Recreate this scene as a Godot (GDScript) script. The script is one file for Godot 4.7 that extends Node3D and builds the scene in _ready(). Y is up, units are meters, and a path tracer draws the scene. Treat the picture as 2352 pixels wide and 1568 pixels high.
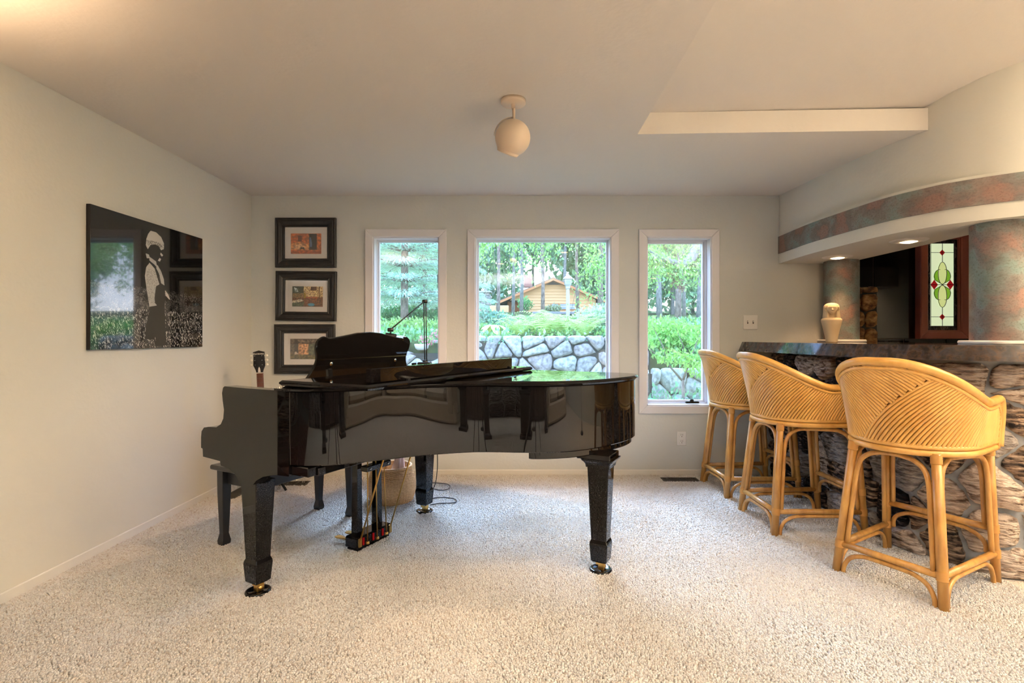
extends Node3D

var M := {}
var rng := RandomNumberGenerator.new()
var names := {}
const CEIL := 2.35
const BACK := -4.298
const LEFT := -2.24


func _ready():
	rng.seed = 7
	# ---- camera: level, eye 1.16 m above the carpet, lens shifted slightly
	var cam := Camera3D.new()
	cam.name = "camera"
	cam.projection = Camera3D.PROJECTION_FRUSTUM
	cam.near = 0.1
	cam.far = 400.0
	cam.size = 0.1 * 1568.0 / 1176.0
	cam.frustum_offset = Vector2(-14.0 / 1176.0, -9.0 / 1176.0) * 0.1
	cam.position = Vector3(0, 1.159, 0)
	add_child(cam)
	cam.current = true
	# ---- sky and exposure
	var env := Environment.new()
	env.background_mode = Environment.BG_SKY
	var sky := Sky.new()
	var psm := ProceduralSkyMaterial.new()
	psm.sky_top_color = Color(0.58, 0.75, 1.0)
	psm.sky_horizon_color = Color(0.94, 0.96, 0.98)
	psm.ground_bottom_color = Color(0.35, 0.36, 0.34)
	psm.ground_horizon_color = Color(0.5, 0.52, 0.5)
	psm.sky_energy_multiplier = 1.0
	psm.sun_angle_max = 1.0
	sky.sky_material = psm
	env.sky = sky
	env.background_energy_multiplier = 3.6
	env.tonemap_mode = Environment.TONE_MAPPER_LINEAR
	env.tonemap_exposure = 2.3
	env.sdfgi_enabled = true
	env.ssao_enabled = true
	env.ssil_enabled = true
	var we := WorldEnvironment.new()
	we.name = "environment"
	we.environment = env
	add_child(we)
	# ---- veiled high sun over the garden, coming in through the three windows
	var sun := DirectionalLight3D.new()
	sun.name = "veiled_sun"
	sun.light_color = Color(0.76, 0.87, 1.0)
	sun.light_energy = 2.2
	sun.light_angular_distance = 38.0
	sun.shadow_enabled = true
	sun.sky_mode = DirectionalLight3D.SKY_MODE_LIGHT_ONLY
	sun.basis = Basis.looking_at(Vector3(0.12, -0.98, 1.0))
	add_child(sun)
	make_materials()
	# ---- lamps out of view: some inferred from the room, the rest added as fill
	downlight(Vector3(0.64, CEIL, -1.70), 0.5, Color(1.0, 0.84, 0.67), "recessed ceiling light just above the top of the view, right of centre")
	downlight(Vector3(-0.28, CEIL, -0.60), 0.5, Color(1.0, 0.84, 0.67), "recessed ceiling light over the viewer")
	downlight(Vector3(-1.3, CEIL, 1.3), 0.4, Color(0.95, 0.97, 1.0), "added fill light in the ceiling on the left behind the viewer")  # no known lamp here; added as soft fill
	downlight(Vector3(2.7, CEIL, 1.4), 3.6, Color(0.92, 0.96, 1.0), "added fill light in the ceiling on the right behind the viewer")  # added lamp, lifts the light on the right side
	uplighter(Vector3(-1.95, 0.006, -1.2), 1.6, Color(1.0, 0.84, 0.66), "tall floor uplighter by the left wall, just outside the view")
	uplighter(Vector3(3.7, 0.006, -0.75), 27.0, Color(1.0, 0.93, 0.82), "added tall uplighter out of view on the right, brightening the raised ceiling")  # added lamp, bounces warm light off the raised bay
	uplighter(Vector3(-0.2, 0.006, 1.7), 18.0, Color(0.93, 0.97, 0.99), "added tall uplighter in the middle behind the viewer, filling the room with light")  # added lamp, bounces general fill off the low ceiling
	room_shell()
	windows()
	bar()
	piano()
	bench()
	stools()
	wall_things()
	small_things()
	rear_room()
	garden()
	carpet()


# ------------------------------------------------------------------ helpers
func numbered(called: String) -> String:
	if not names.has(called):
		names[called] = 0
		return called
	names[called] += 1
	return "%s_%03d" % [called, names[called]]


func tag(o: Node3D, label: String, category: String, group := "") -> Node3D:
	if label != "":
		o.set_meta("label", label)
	if category != "":
		o.set_meta("category", category)
	if group != "":
		o.set_meta("group", group)
	return o


func thing(called: String, label: String, category: String, at := Vector3.ZERO, turn := 0.0, group := "") -> Node3D:
	var o := Node3D.new()
	o.name = numbered(called)
	o.position = at
	o.rotation.y = turn
	add_child(o)
	return tag(o, label, category, group)


func struct(called: String, label: String, category := "") -> Node3D:
	var o := Node3D.new()
	o.name = numbered(called)
	o.set_meta("kind", "structure")
	add_child(o)
	return tag(o, label, category)


func S(smooth := false) -> SurfaceTool:
	var st := SurfaceTool.new()
	st.begin(Mesh.PRIMITIVE_TRIANGLES)
	st.set_smooth_group(0 if smooth else -1)
	return st


func done(st: SurfaceTool) -> ArrayMesh:
	st.generate_normals()
	return st.commit()


func part(called: String, what, m: Material, parent: Node3D = null, at := Vector3.ZERO) -> MeshInstance3D:
	var mi := MeshInstance3D.new()
	mi.mesh = what if what is Mesh else done(what)
	if m != null:
		mi.material_override = m
	mi.position = at
	if parent == null:
		mi.name = numbered(called)
		add_child(mi)
	else:
		var n := called
		var k := 0
		while parent.has_node(NodePath(n)):
			k += 1
			n = "%s_%03d" % [called, k]
		mi.name = n
		parent.add_child(mi, true)
	return mi


func tri(st: SurfaceTool, a: Vector3, b: Vector3, c: Vector3):
	st.add_vertex(a)
	st.add_vertex(c)
	st.add_vertex(b)


func quad(st: SurfaceTool, a: Vector3, b: Vector3, c: Vector3, d: Vector3):
	tri(st, a, b, c)
	tri(st, a, c, d)


func poly(st: SurfaceTool, pts: Array, ctr: Vector3):
	var mid := Vector3.ZERO
	for p in pts:
		mid += p
	mid /= pts.size()
	var n: Vector3 = (pts[1] - pts[0]).cross(pts[2] - pts[0])
	var flip := n.dot(mid - ctr) < 0.0
	for i in range(1, pts.size() - 1):
		if flip:
			tri(st, pts[0], pts[i + 1], pts[i])
		else:
			tri(st, pts[0], pts[i], pts[i + 1])


func box(st: SurfaceTool, c: Vector3, s: Vector3, bev := 0.0, b := Basis()):
	var h := s * 0.5
	bev = minf(bev, minf(h.x, minf(h.y, h.z)) * 0.98)
	if bev <= 0.0:
		var q := []
		for i in 8:
			q.append(c + b * Vector3(h.x if i & 1 else -h.x, h.y if i & 2 else -h.y, h.z if i & 4 else -h.z))
		for f in [[0, 1, 3, 2], [4, 5, 7, 6], [0, 1, 5, 4], [2, 3, 7, 6], [0, 2, 6, 4], [1, 3, 7, 5]]:
			poly(st, [q[f[0]], q[f[1]], q[f[2]], q[f[3]]], c)
		return
	var p := {}
	for i in 8:
		var sg := Vector3(1 if i & 1 else -1, 1 if i & 2 else -1, 1 if i & 4 else -1)
		for ax in 3:
			var v := h - Vector3.ONE * bev
			v[ax] = h[ax]
			p[i * 3 + ax] = c + b * (v * sg)
	for ax in 3:
		var a1 := (ax + 1) % 3
		var a2 := (ax + 2) % 3
		for s0 in 2:
			var base := s0 << ax
			var i0 := base
			var i1 := base | (1 << a1)
			var i2 := base | (1 << a1) | (1 << a2)
			var i3 := base | (1 << a2)
			poly(st, [p[i0 * 3 + ax], p[i1 * 3 + ax], p[i2 * 3 + ax], p[i3 * 3 + ax]], c)
		for k in 4:
			var base2 := ((k & 1) << a1) | ((k >> 1) << a2)
			var j := base2 | (1 << ax)
			poly(st, [p[base2 * 3 + a1], p[j * 3 + a1], p[j * 3 + a2], p[base2 * 3 + a2]], c)
	for i in 8:
		poly(st, [p[i * 3], p[i * 3 + 1], p[i * 3 + 2]], c)


func boxm(c: Vector3, s: Vector3, bev := 0.0, b := Basis()) -> SurfaceTool:
	var st := S()
	box(st, c, s, bev, b)
	return st


func span(st: SurfaceTool, a: Vector3, b: Vector3, bev := 0.0):
	box(st, (a + b) * 0.5, (b - a).abs(), bev)


func area2(pl: PackedVector2Array) -> float:
	var a := 0.0
	for i in pl.size():
		var p := pl[i]
		var q := pl[(i + 1) % pl.size()]
		a += p.x * q.y - q.x * p.y
	return a * 0.5


func inset(pl: PackedVector2Array, d: float) -> PackedVector2Array:
	# pl has positive area: the inside lies to the left of each edge
	var out := PackedVector2Array()
	var n := pl.size()
	for i in n:
		var e0 := (pl[i] - pl[(i + n - 1) % n]).normalized()
		var e1 := (pl[(i + 1) % n] - pl[i]).normalized()
		var n0 := Vector2(-e0.y, e0.x)
		var n1 := Vector2(-e1.y, e1.x)
		var m := (n0 + n1)
		var k := maxf(0.35, 1.0 + n0.dot(n1))
		out.append(pl[i] + m * (d / k))
	return out


# a polygon in the x-z plane, drawn up along y, with bevelled edges
func prism(st: SurfaceTool, shape: PackedVector2Array, y0: float, y1: float, bev := 0.0, xf := Transform3D(), smooth := false):
	var pl := shape.duplicate()
	if area2(pl) < 0.0:
		pl.reverse()
	var flip := xf.basis.determinant() < 0.0
	var n := pl.size()
	var rows := [[pl, y0], [pl, y1]]
	if bev > 0.0:
		var ins := inset(pl, bev)
		rows = [[ins, y0], [pl, y0 + bev], [pl, y1 - bev], [ins, y1]]
	for r in rows.size() - 1:
		st.set_smooth_group((r + 1) if smooth else -1)
		for i in n:
			var j := (i + 1) % n
			var a := xf * Vector3(rows[r][0][i].x, rows[r][1], rows[r][0][i].y)
			var b := xf * Vector3(rows[r + 1][0][i].x, rows[r + 1][1], rows[r + 1][0][i].y)
			var c := xf * Vector3(rows[r + 1][0][j].x, rows[r + 1][1], rows[r + 1][0][j].y)
			var d := xf * Vector3(rows[r][0][j].x, rows[r][1], rows[r][0][j].y)
			if flip:
				quad(st, d, c, b, a)
			else:
				quad(st, a, b, c, d)
	st.set_smooth_group(-1)
	var idx := Geometry2D.triangulate_polygon(pl)
	for k in range(0, idx.size(), 3):
		for top in [false, true]:
			var row = rows[-1] if top else rows[0]
			var v := []
			for e in 3:
				var q: Vector2 = row[0][idx[k + e]]
				v.append(Vector3(q.x, row[1], q.y))
			var up: bool = (v[1] - v[0]).cross(v[2] - v[0]).y > 0.0
			var w := [xf * v[0], xf * v[1], xf * v[2]]
			if (up == top) != flip:
				tri(st, w[0], w[1], w[2])
			else:
				tri(st, w[0], w[2], w[1])


func rings(st: SurfaceTool, rs: Array, capped := true, closed := false):
	var n: int = rs[0].size()
	var cnt := rs.size()
	var c0 := Vector3.ZERO
	for p in rs[0]:
		c0 += p
	c0 /= n
	var c1 := Vector3.ZERO
	for p in rs[1]:
		c1 += p
	c1 /= n
	# orientation from a ring pair that has some size
	var vol := 0.0
	for k in cnt - 1:
		var ck := Vector3.ZERO
		for p in rs[k]:
			ck += p
		for p in rs[k + 1]:
			ck += p
		ck /= 2.0 * n
		for i in n:
			var a: Vector3 = rs[k][i]
			var b: Vector3 = rs[k][(i + 1) % n]
			var c: Vector3 = rs[k + 1][i]
			vol += (b - a).cross(c - a).dot(a - ck)
	var flip := vol < 0.0
	for k in (cnt if closed else cnt - 1):
		var r0 = rs[k]
		var r1 = rs[(k + 1) % cnt]
		for i in n:
			var j := (i + 1) % n
			if flip:
				quad(st, r0[i], r1[i], r1[j], r0[j])
			else:
				quad(st, r0[i], r0[j], r1[j], r1[i])
	if capped and not closed:
		for e in 2:
			var r = rs[0] if e == 0 else rs[-1]
			var other = rs[1] if e == 0 else rs[-2]
			var m := Vector3.ZERO
			var mo := Vector3.ZERO
			for p in r:
				m += p
			for p in other:
				mo += p
			m /= n
			mo /= n
			var outw := (m - mo)
			for i in n:
				var j := (i + 1) % n
				if (r[i] - m).cross(r[j] - m).dot(outw) >= 0.0:
					tri(st, m, r[i], r[j])
				else:
					tri(st, m, r[j], r[i])


func tube(st: SurfaceTool, pts: Array, rad, sides := 8, capped := true, closed := false):
	var n := pts.size()
	var rs := []
	var t0: Vector3 = (pts[1] - pts[0]).normalized()
	var u := t0.cross(Vector3.UP if absf(t0.y) < 0.9 else Vector3.RIGHT).normalized()
	for i in n:
		var t: Vector3
		if closed:
			t = (pts[(i + 1) % n] - pts[(i + n - 1) % n]).normalized()
		else:
			t = (pts[mini(i + 1, n - 1)] - pts[maxi(i - 1, 0)]).normalized()
		u = (u - t * u.dot(t)).normalized()
		var v := t.cross(u)
		var r: float = rad[i] if rad is Array or rad is PackedFloat32Array else rad
		var ring := PackedVector3Array()
		for k in sides:
			var a := TAU * k / sides
			ring.append(pts[i] + (u * cos(a) + v * sin(a)) * r)
		rs.append(ring)
	rings(st, rs, capped, closed)


func rod(a: Vector3, b: Vector3, r: float, sides := 8) -> SurfaceTool:
	var st := S(true)
	tube(st, [a, b], r, sides)
	return st


func lathe(st: SurfaceTool, prof: Array, seg := 24, xf := Transform3D(), capped := true):
	var rs := []
	for p in prof:
		var ring := PackedVector3Array()
		for k in seg:
			var a := TAU * k / seg
			ring.append(xf * Vector3(cos(a) * p.x, p.y, sin(a) * p.x))
		rs.append(ring)
	rings(st, rs, capped)


func spline(pts: Array, steps: int, closed := false) -> Array:
	var out := []
	var n := pts.size()
	for i in (n if closed else n - 1):
		var p0 = pts[(i + n - 1) % n] if closed or i > 0 else pts[0]
		var p1 = pts[i]
		var p2 = pts[(i + 1) % n]
		var p3 = pts[(i + 2) % n] if closed or i + 2 < n else pts[n - 1]
		for k in steps:
			out.append(p1.cubic_interpolate(p2, p0, p3, float(k) / steps))
	if not closed:
		out.append(pts[n - 1])
	return out


func taper_leg(st: SurfaceTool, secs: Array, c := Vector3.ZERO):
	# square sections [y, half width x, half width z]
	var rs := []
	for s in secs:
		var hx: float = s[1]
		var hz: float = s[2]
		var b := minf(hx, hz) * 0.08
		rs.append(PackedVector3Array([
			c + Vector3(-hx + b, s[0], -hz), c + Vector3(hx - b, s[0], -hz), c + Vector3(hx, s[0], -hz + b), c + Vector3(hx, s[0], hz - b),
			c + Vector3(hx - b, s[0], hz), c + Vector3(-hx + b, s[0], hz), c + Vector3(-hx, s[0], hz - b), c + Vector3(-hx, s[0], -hz + b)]))
	rings(st, rs)


# copies of one mesh, each with a transform and a colour
class Scatter:
	var buf := PackedFloat32Array()
	var n := 0
	func put(b: Basis, o: Vector3, c: Color):
		buf.append_array([b.x.x, b.y.x, b.z.x, o.x, b.x.y, b.y.y, b.z.y, o.y, b.x.z, b.y.z, b.z.z, o.z, c.r, c.g, c.b, 1.0])
		n += 1


func scatter(called: String, sc: Scatter, mesh: Mesh, m: Material, parent: Node3D = null) -> MultiMeshInstance3D:
	var mm := MultiMesh.new()
	mm.transform_format = MultiMesh.TRANSFORM_3D
	mm.use_colors = true
	mm.mesh = mesh
	mm.instance_count = sc.n
	mm.buffer = sc.buf
	var o := MultiMeshInstance3D.new()
	o.multimesh = mm
	o.material_override = m
	o.set_meta("kind", "stuff")
	if parent == null:
		o.name = numbered(called)
		add_child(o)
	else:
		o.name = called
		parent.add_child(o, true)
	return o


func rand_basis(scale: float) -> Basis:
	return Basis.from_euler(Vector3(rng.randf() * TAU, rng.randf() * TAU, rng.randf() * TAU)).scaled(Vector3.ONE * scale)


func downlight(at: Vector3, energy: float, c: Color, label: String):
	var t := thing("recessed_light", label, "ceiling light", at)
	var rg := S(true)
	lathe(rg, [Vector2(0.055, -0.001), Vector2(0.06, -0.010), Vector2(0.095, -0.007), Vector2(0.105, -0.001)], 32, Transform3D(), false)
	part("trim_ring", rg, M.white, t)
	var bl := S(true)
	lathe(bl, [Vector2(0.056, -0.002), Vector2(0.05, -0.010), Vector2(0.02, -0.014), Vector2(0.002, -0.015)], 24)
	part("bulb", bl, M.bulb, t)
	var sp := SpotLight3D.new()
	sp.name = "downlight"
	sp.position = Vector3(0, -0.06, 0)
	sp.rotation.x = -PI / 2
	sp.spot_angle = 78.0
	sp.spot_angle_attenuation = 0.8
	sp.spot_range = 20.0
	sp.spot_attenuation = 2.0
	sp.light_energy = energy
	sp.light_color = c
	sp.light_size = 0.05
	sp.shadow_enabled = true
	t.add_child(sp)


func uplighter(at: Vector3, energy: float, c: Color, label: String):
	var t := thing("unseen_floor_lamp", label, "floor lamp", at)
	var st := S(true)
	lathe(st, [Vector2(0.001, 0.0), Vector2(0.14, 0.0), Vector2(0.14, 0.012), Vector2(0.02, 0.03), Vector2(0.001, 0.03)], 24)
	part("base", st, M.satin_black, t)
	part("pole", rod(Vector3(0, 0.02, 0), Vector3(0, 1.68, 0), 0.012, 10), M.satin_black, t)
	st = S(true)
	lathe(st, [Vector2(0.001, 1.66), Vector2(0.05, 1.665), Vector2(0.11, 1.70), Vector2(0.15, 1.755), Vector2(0.147, 1.758), Vector2(0.10, 1.71), Vector2(0.001, 1.69)], 28)
	part("bowl", st, M.satin_black, t)
	st = S(true)
	lathe(st, [Vector2(0.001, 1.70), Vector2(0.06, 1.71), Vector2(0.06, 1.72), Vector2(0.001, 1.725)], 16)
	part("bulb", st, M.bulb, t)
	var l := SpotLight3D.new()
	l.name = "uplight"
	l.light_energy = energy
	l.light_color = c
	l.spot_angle = 68.0
	l.spot_angle_attenuation = 0.9
	l.spot_range = 20.0
	l.spot_attenuation = 2.0
	l.light_size = 0.06
	l.shadow_enabled = true
	l.position = Vector3(0, 1.78, 0)
	l.rotation.x = PI / 2
	t.add_child(l)


# ------------------------------------------------------------------ materials
func mat(c: Color, rough := 0.6, spec := 0.5, metal := 0.0) -> StandardMaterial3D:
	var m := StandardMaterial3D.new()
	m.albedo_color = c
	m.roughness = rough
	m.metallic_specular = spec
	m.metallic = metal
	m.cull_mode = BaseMaterial3D.CULL_DISABLED
	return m


func noise_tex(sd: int, freq: float, cols: Array, offs: Array, size := 512, warp := 0.0, oct := 5, kind := FastNoiseLite.TYPE_SIMPLEX_SMOOTH) -> NoiseTexture2D:
	var n := FastNoiseLite.new()
	n.seed = sd
	n.noise_type = kind
	n.frequency = freq
	n.fractal_octaves = oct
	if warp > 0.0:
		n.domain_warp_enabled = true
		n.domain_warp_amplitude = warp
		n.domain_warp_frequency = freq * 0.7
	var t := NoiseTexture2D.new()
	t.width = size
	t.height = size
	t.seamless = true
	t.noise = n
	if cols.size():
		var g := Gradient.new()
		g.offsets = PackedFloat32Array(offs)
		g.colors = PackedColorArray(cols)
		t.color_ramp = g
	return t


func tri_tex(m: StandardMaterial3D, t: Texture2D, sc: Vector3, world := true) -> StandardMaterial3D:
	m.albedo_color = Color.WHITE
	m.albedo_texture = t
	m.uv1_triplanar = true
	m.uv1_world_triplanar = world
	m.uv1_scale = sc
	return m


func rgb(r: int, g: int, b: int) -> Color:
	return Color(r / 255.0, g / 255.0, b / 255.0)


func make_materials():
	M.wall = mat(rgb(224, 221, 210), 0.85, 0.3)
	M.wall_cool = mat(rgb(214, 215, 210), 0.85, 0.3)
	M.ceiling = mat(rgb(221, 214, 205), 0.9, 0.3)
	var orange_peel := noise_tex(3, 0.05, [], [], 256)
	for w in [M.wall, M.wall_cool, M.ceiling]:
		w.heightmap_enabled = true
		w.heightmap_texture = orange_peel
		w.heightmap_scale = 0.06
		w.uv1_triplanar = true
		w.uv1_world_triplanar = true
		w.uv1_scale = Vector3.ONE * 2.5
	M.trim = mat(rgb(230, 227, 229), 0.4)
	M.base = mat(rgb(232, 229, 222), 0.45)
	M.white = mat(rgb(238, 234, 228), 0.35)
	M.plastic = mat(rgb(240, 238, 234), 0.3)
	M.slot = mat(rgb(70, 62, 52), 0.5)
	M.lamp_cream = mat(rgb(226, 205, 180), 0.4)
	M.glow_soft = mat(rgb(240, 230, 215), 0.5)
	M.glow_soft.emission_enabled = true
	M.glow_soft.emission = Color(1.0, 0.86, 0.7)
	M.glow_soft.emission_energy_multiplier = 1.5
	M.bulb = mat(rgb(255, 244, 225), 0.3)
	M.bulb.emission_enabled = true
	M.bulb.emission = Color(1.0, 0.86, 0.66)
	M.bulb.emission_energy_multiplier = 6.0
	M.glass = mat(Color(0.9, 0.96, 0.94, 0.05), 0.02)
	M.glass.transparency = BaseMaterial3D.TRANSPARENCY_ALPHA
	M.lacquer = mat(Color(0.005, 0.0045, 0.0045).linear_to_srgb(), 0.02, 0.36)
	M.lacquer.clearcoat_enabled = true
	M.lacquer.clearcoat = 0.15
	M.lacquer.clearcoat_roughness = 0.01
	M.satin_black = mat(rgb(34, 33, 33), 0.32)
	M.black = mat(rgb(16, 16, 17), 0.35)
	M.dark_felt = mat(rgb(30, 28, 27), 0.9, 0.2)
	M.brass = mat(rgb(205, 165, 95), 0.28, 0.5, 1.0)
	M.steel = mat(rgb(170, 172, 172), 0.25, 0.5, 1.0)
	M.red_felt = mat(rgb(150, 18, 24), 0.9, 0.2)
	M.ivory = mat(rgb(240, 236, 222), 0.25)
	# rattan
	var cane := noise_tex(11, 0.012, [rgb(196, 140, 64), rgb(218, 165, 83), rgb(228, 177, 94), rgb(204, 149, 70)], [0.0, 0.4, 0.65, 1.0], 256)
	M.rattan = tri_tex(mat(Color.WHITE, 0.33, 0.5), cane, Vector3(3, 1.2, 3), false)
	M.rattan.clearcoat_enabled = true
	M.rattan.clearcoat = 0.35
	M.rattan.clearcoat_roughness = 0.25
	var cane_dark := noise_tex(12, 0.02, [rgb(156, 106, 50), rgb(194, 142, 72), rgb(216, 166, 90)], [0.0, 0.5, 1.0], 256)
	M.rattan_pole = tri_tex(mat(Color.WHITE, 0.35, 0.5), cane_dark, Vector3(4, 1.0, 4), false)
	M.rattan_pole.clearcoat_enabled = true
	M.rattan_pole.clearcoat = 0.3
	M.rattan_pole.clearcoat_roughness = 0.25
	M.rattan_gap_shade = mat(rgb(112, 70, 32), 0.9, 0.2)  # dark brown standing in for shade between the strands
	M.lashing = mat(rgb(206, 150, 78), 0.5)
	M.seat_cloth = mat(rgb(200, 160, 105), 0.9, 0.2)
	# copper patina paint
	var pat := noise_tex(21, 0.006, [rgb(116, 131, 125), rgb(134, 150, 144), rgb(138, 132, 126), rgb(122, 112, 106), rgb(154, 117, 103), rgb(150, 128, 117)], [0.0, 0.3, 0.45, 0.6, 0.78, 1.0], 512, 40.0, 6)
	var pat2 := noise_tex(22, 0.05, [rgb(190, 186, 180), rgb(255, 255, 255), rgb(205, 225, 222)], [0.1, 0.5, 0.95], 512, 20.0, 5)
	M.patina = tri_tex(mat(Color.WHITE, 0.55), pat, Vector3.ONE * 1.3)
	M.patina.detail_enabled = true
	M.patina.detail_albedo = pat2
	M.patina.detail_blend_mode = BaseMaterial3D.BLEND_MODE_MUL
	M.patina.uv1_offset = Vector3(0.37, 0.2, 0.1)
	M.patina.uv2_triplanar = true
	M.patina.uv2_world_triplanar = true
	M.patina.uv2_scale = Vector3.ONE * 2.5
	M.patina.detail_uv_layer = BaseMaterial3D.DETAIL_UV_2
	# dark marble of the bar top
	var marb := noise_tex(31, 0.008, [rgb(22, 18, 17), rgb(44, 36, 34), rgb(66, 64, 66), rgb(92, 68, 50), rgb(34, 28, 25), rgb(128, 88, 56)], [0.0, 0.3, 0.46, 0.62, 0.8, 1.0], 512, 60.0, 6)
	var vein := noise_tex(32, 0.012, [Color.WHITE, Color.WHITE, rgb(255, 225, 170), Color.WHITE, Color.WHITE], [0.0, 0.485, 0.5, 0.515, 1.0], 512, 90.0, 5)
	M.marble = tri_tex(mat(Color.WHITE, 0.05, 0.42), marb, Vector3.ONE * 3.4)
	M.marble.detail_enabled = true
	M.marble.detail_albedo = vein
	M.marble.detail_blend_mode = BaseMaterial3D.BLEND_MODE_MUL
	M.marble.uv2_triplanar = true
	M.marble.uv2_world_triplanar = true
	M.marble.uv2_scale = Vector3.ONE * 3.1
	M.marble.detail_uv_layer = BaseMaterial3D.DETAIL_UV_2
	# bar stones: pale travertine, stained brown, near black, grey
	var relief := noise_tex(41, 0.02, [], [], 512, 20.0, 6)
	var kinds := [
		[[rgb(62, 46, 38), rgb(150, 124, 104), rgb(212, 194, 176), rgb(222, 206, 190), rgb(172, 142, 118)], [0.1, 0.36, 0.5, 0.7, 1.0], 42, 0.022],
		[[rgb(24, 18, 17), rgb(58, 43, 36), rgb(150, 122, 100), rgb(206, 182, 158)], [0.2, 0.46, 0.56, 0.85], 43, 0.022],
		[[rgb(14, 12, 13), rgb(30, 25, 26), rgb(66, 50, 44), rgb(180, 156, 144)], [0.2, 0.55, 0.64, 0.8], 44, 0.026],
		[[rgb(80, 74, 70), rgb(140, 132, 126), rgb(190, 182, 174), rgb(130, 112, 98)], [0.1, 0.4, 0.65, 0.95], 45, 0.018],
	]
	for i in 4:
		var k = kinds[i]
		var t := noise_tex(k[2], k[3], k[0], k[1], 512, 30.0, 6)
		var m := tri_tex(mat(Color.WHITE, 0.75, 0.35), t, Vector3(1.1, 3.6, 1.1))
		m.heightmap_enabled = true
		m.heightmap_texture = relief
		m.heightmap_scale = 4.5
		M["stone%d" % i] = m
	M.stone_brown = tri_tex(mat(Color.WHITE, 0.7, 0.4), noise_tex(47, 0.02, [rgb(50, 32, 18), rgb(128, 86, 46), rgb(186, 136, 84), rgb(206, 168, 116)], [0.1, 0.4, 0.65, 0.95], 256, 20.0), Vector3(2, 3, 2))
	M.mortar = tri_tex(mat(Color.WHITE, 0.95, 0.2), noise_tex(46, 0.02, [rgb(118, 116, 112), rgb(160, 162, 162), rgb(184, 186, 186)], [0.0, 0.5, 1.0], 256), Vector3.ONE * 2.0)
	M.black_tile = mat(rgb(13, 9, 8), 0.04, 0.5)
	M.grout = mat(rgb(96, 82, 66), 0.8)
	M.frame_red = mat(rgb(156, 84, 66), 0.45)
	M.lead = mat(rgb(42, 44, 42), 0.45, 0.5, 0.6)
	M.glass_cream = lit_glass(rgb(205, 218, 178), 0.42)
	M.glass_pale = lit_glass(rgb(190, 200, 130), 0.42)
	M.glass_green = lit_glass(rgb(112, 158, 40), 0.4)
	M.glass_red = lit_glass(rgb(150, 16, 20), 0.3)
	M.glass_dark = tri_tex(mat(Color.WHITE, 0.12), noise_tex(51, 0.02, [rgb(16, 14, 20), rgb(44, 38, 42), rgb(120, 108, 104), rgb(30, 28, 42)], [0.2, 0.5, 0.62, 0.8], 256, 60.0), Vector3(6, 2, 6))
	M.plaster = mat(rgb(232, 208, 168), 0.7)
	# basket and prints
	M.wicker = tri_tex(mat(Color.WHITE, 0.75), noise_tex(61, 0.05, [rgb(176, 132, 86), rgb(214, 172, 122), rgb(232, 196, 150)], [0.0, 0.5, 1.0], 256), Vector3.ONE * 5, false)
	M.panel_dark = tri_tex(mat(Color.WHITE, 0.5), noise_tex(64, 0.02, [rgb(46, 30, 24), rgb(66, 44, 34), rgb(82, 56, 42)], [0.0, 0.5, 1.0], 256), Vector3(3, 0.6, 3))
	M.wood_dark = tri_tex(mat(Color.WHITE, 0.4), noise_tex(62, 0.02, [rgb(26, 24, 24), rgb(36, 34, 34), rgb(70, 46, 34)], [0.0, 0.78, 1.0], 256), Vector3(2, 2, 2))
	M.paper = mat(rgb(232, 226, 224), 0.8)
	M.rosewood = mat(rgb(96, 54, 38), 0.45)
	M.maple = mat(rgb(196, 140, 78), 0.3)
	M.fabric = mat(rgb(206, 192, 174), 0.95, 0.2)
	M.tile_brown = tri_tex(mat(Color.WHITE, 0.35), noise_tex(63, 0.02, [rgb(74, 32, 22), rgb(104, 48, 32), rgb(124, 62, 42)], [0.0, 0.5, 1.0], 256), Vector3.ONE * 2)
	# carpet
	var c := noise_tex(71, 0.14, [rgb(196, 174, 154), rgb(224, 210, 196), rgb(236, 226, 214), rgb(242, 236, 228)], [0.15, 0.4, 0.6, 0.9], 512, 0.0, 3)
	M.carpet = tri_tex(mat(Color.WHITE, 1.0, 0.1), c, Vector3.ONE * 1.6)
	M.carpet.heightmap_enabled = true
	M.carpet.heightmap_texture = noise_tex(72, 0.12, [], [], 512, 0.0, 3)
	M.carpet.heightmap_scale = 0.8
	M.pile = mat(Color.WHITE, 1.0, 0.1)
	M.pile.vertex_color_use_as_albedo = true
	# garden
	M.leaf = mat(Color.WHITE, 0.55, 0.4)
	M.leaf.vertex_color_use_as_albedo = true
	M.leaf.backlight_enabled = true
	M.leaf.backlight = Color(0.75, 0.75, 0.6)
	M.bark = tri_tex(mat(Color.WHITE, 0.95, 0.2), noise_tex(81, 0.03, [rgb(96, 84, 76), rgb(150, 136, 124), rgb(186, 172, 158)], [0.0, 0.5, 1.0], 256), Vector3(2, 0.7, 2))
	M.bark_grey = tri_tex(mat(Color.WHITE, 0.95, 0.2), noise_tex(82, 0.03, [rgb(92, 92, 88), rgb(140, 140, 134), rgb(170, 168, 160)], [0.0, 0.5, 1.0], 256), Vector3(2, 0.7, 2))
	var boulder_relief := noise_tex(83, 0.03, [], [], 256, 10.0, 6)
	var bk := [[rgb(122, 120, 114), rgb(166, 163, 156), rgb(194, 191, 184)], [rgb(126, 118, 112), rgb(172, 162, 154), rgb(198, 190, 182)], [rgb(132, 134, 126), rgb(182, 182, 172), rgb(214, 212, 204)]]
	for i in 3:
		var m := tri_tex(mat(Color.WHITE, 0.9, 0.25), noise_tex(84 + i, 0.04, bk[i], [0.15, 0.5, 0.85], 256, 10.0, 6), Vector3.ONE * 1.2)
		m.heightmap_enabled = true
		m.heightmap_texture = boulder_relief
		m.heightmap_scale = 1.5
		M["boulder%d" % i] = m
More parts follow.
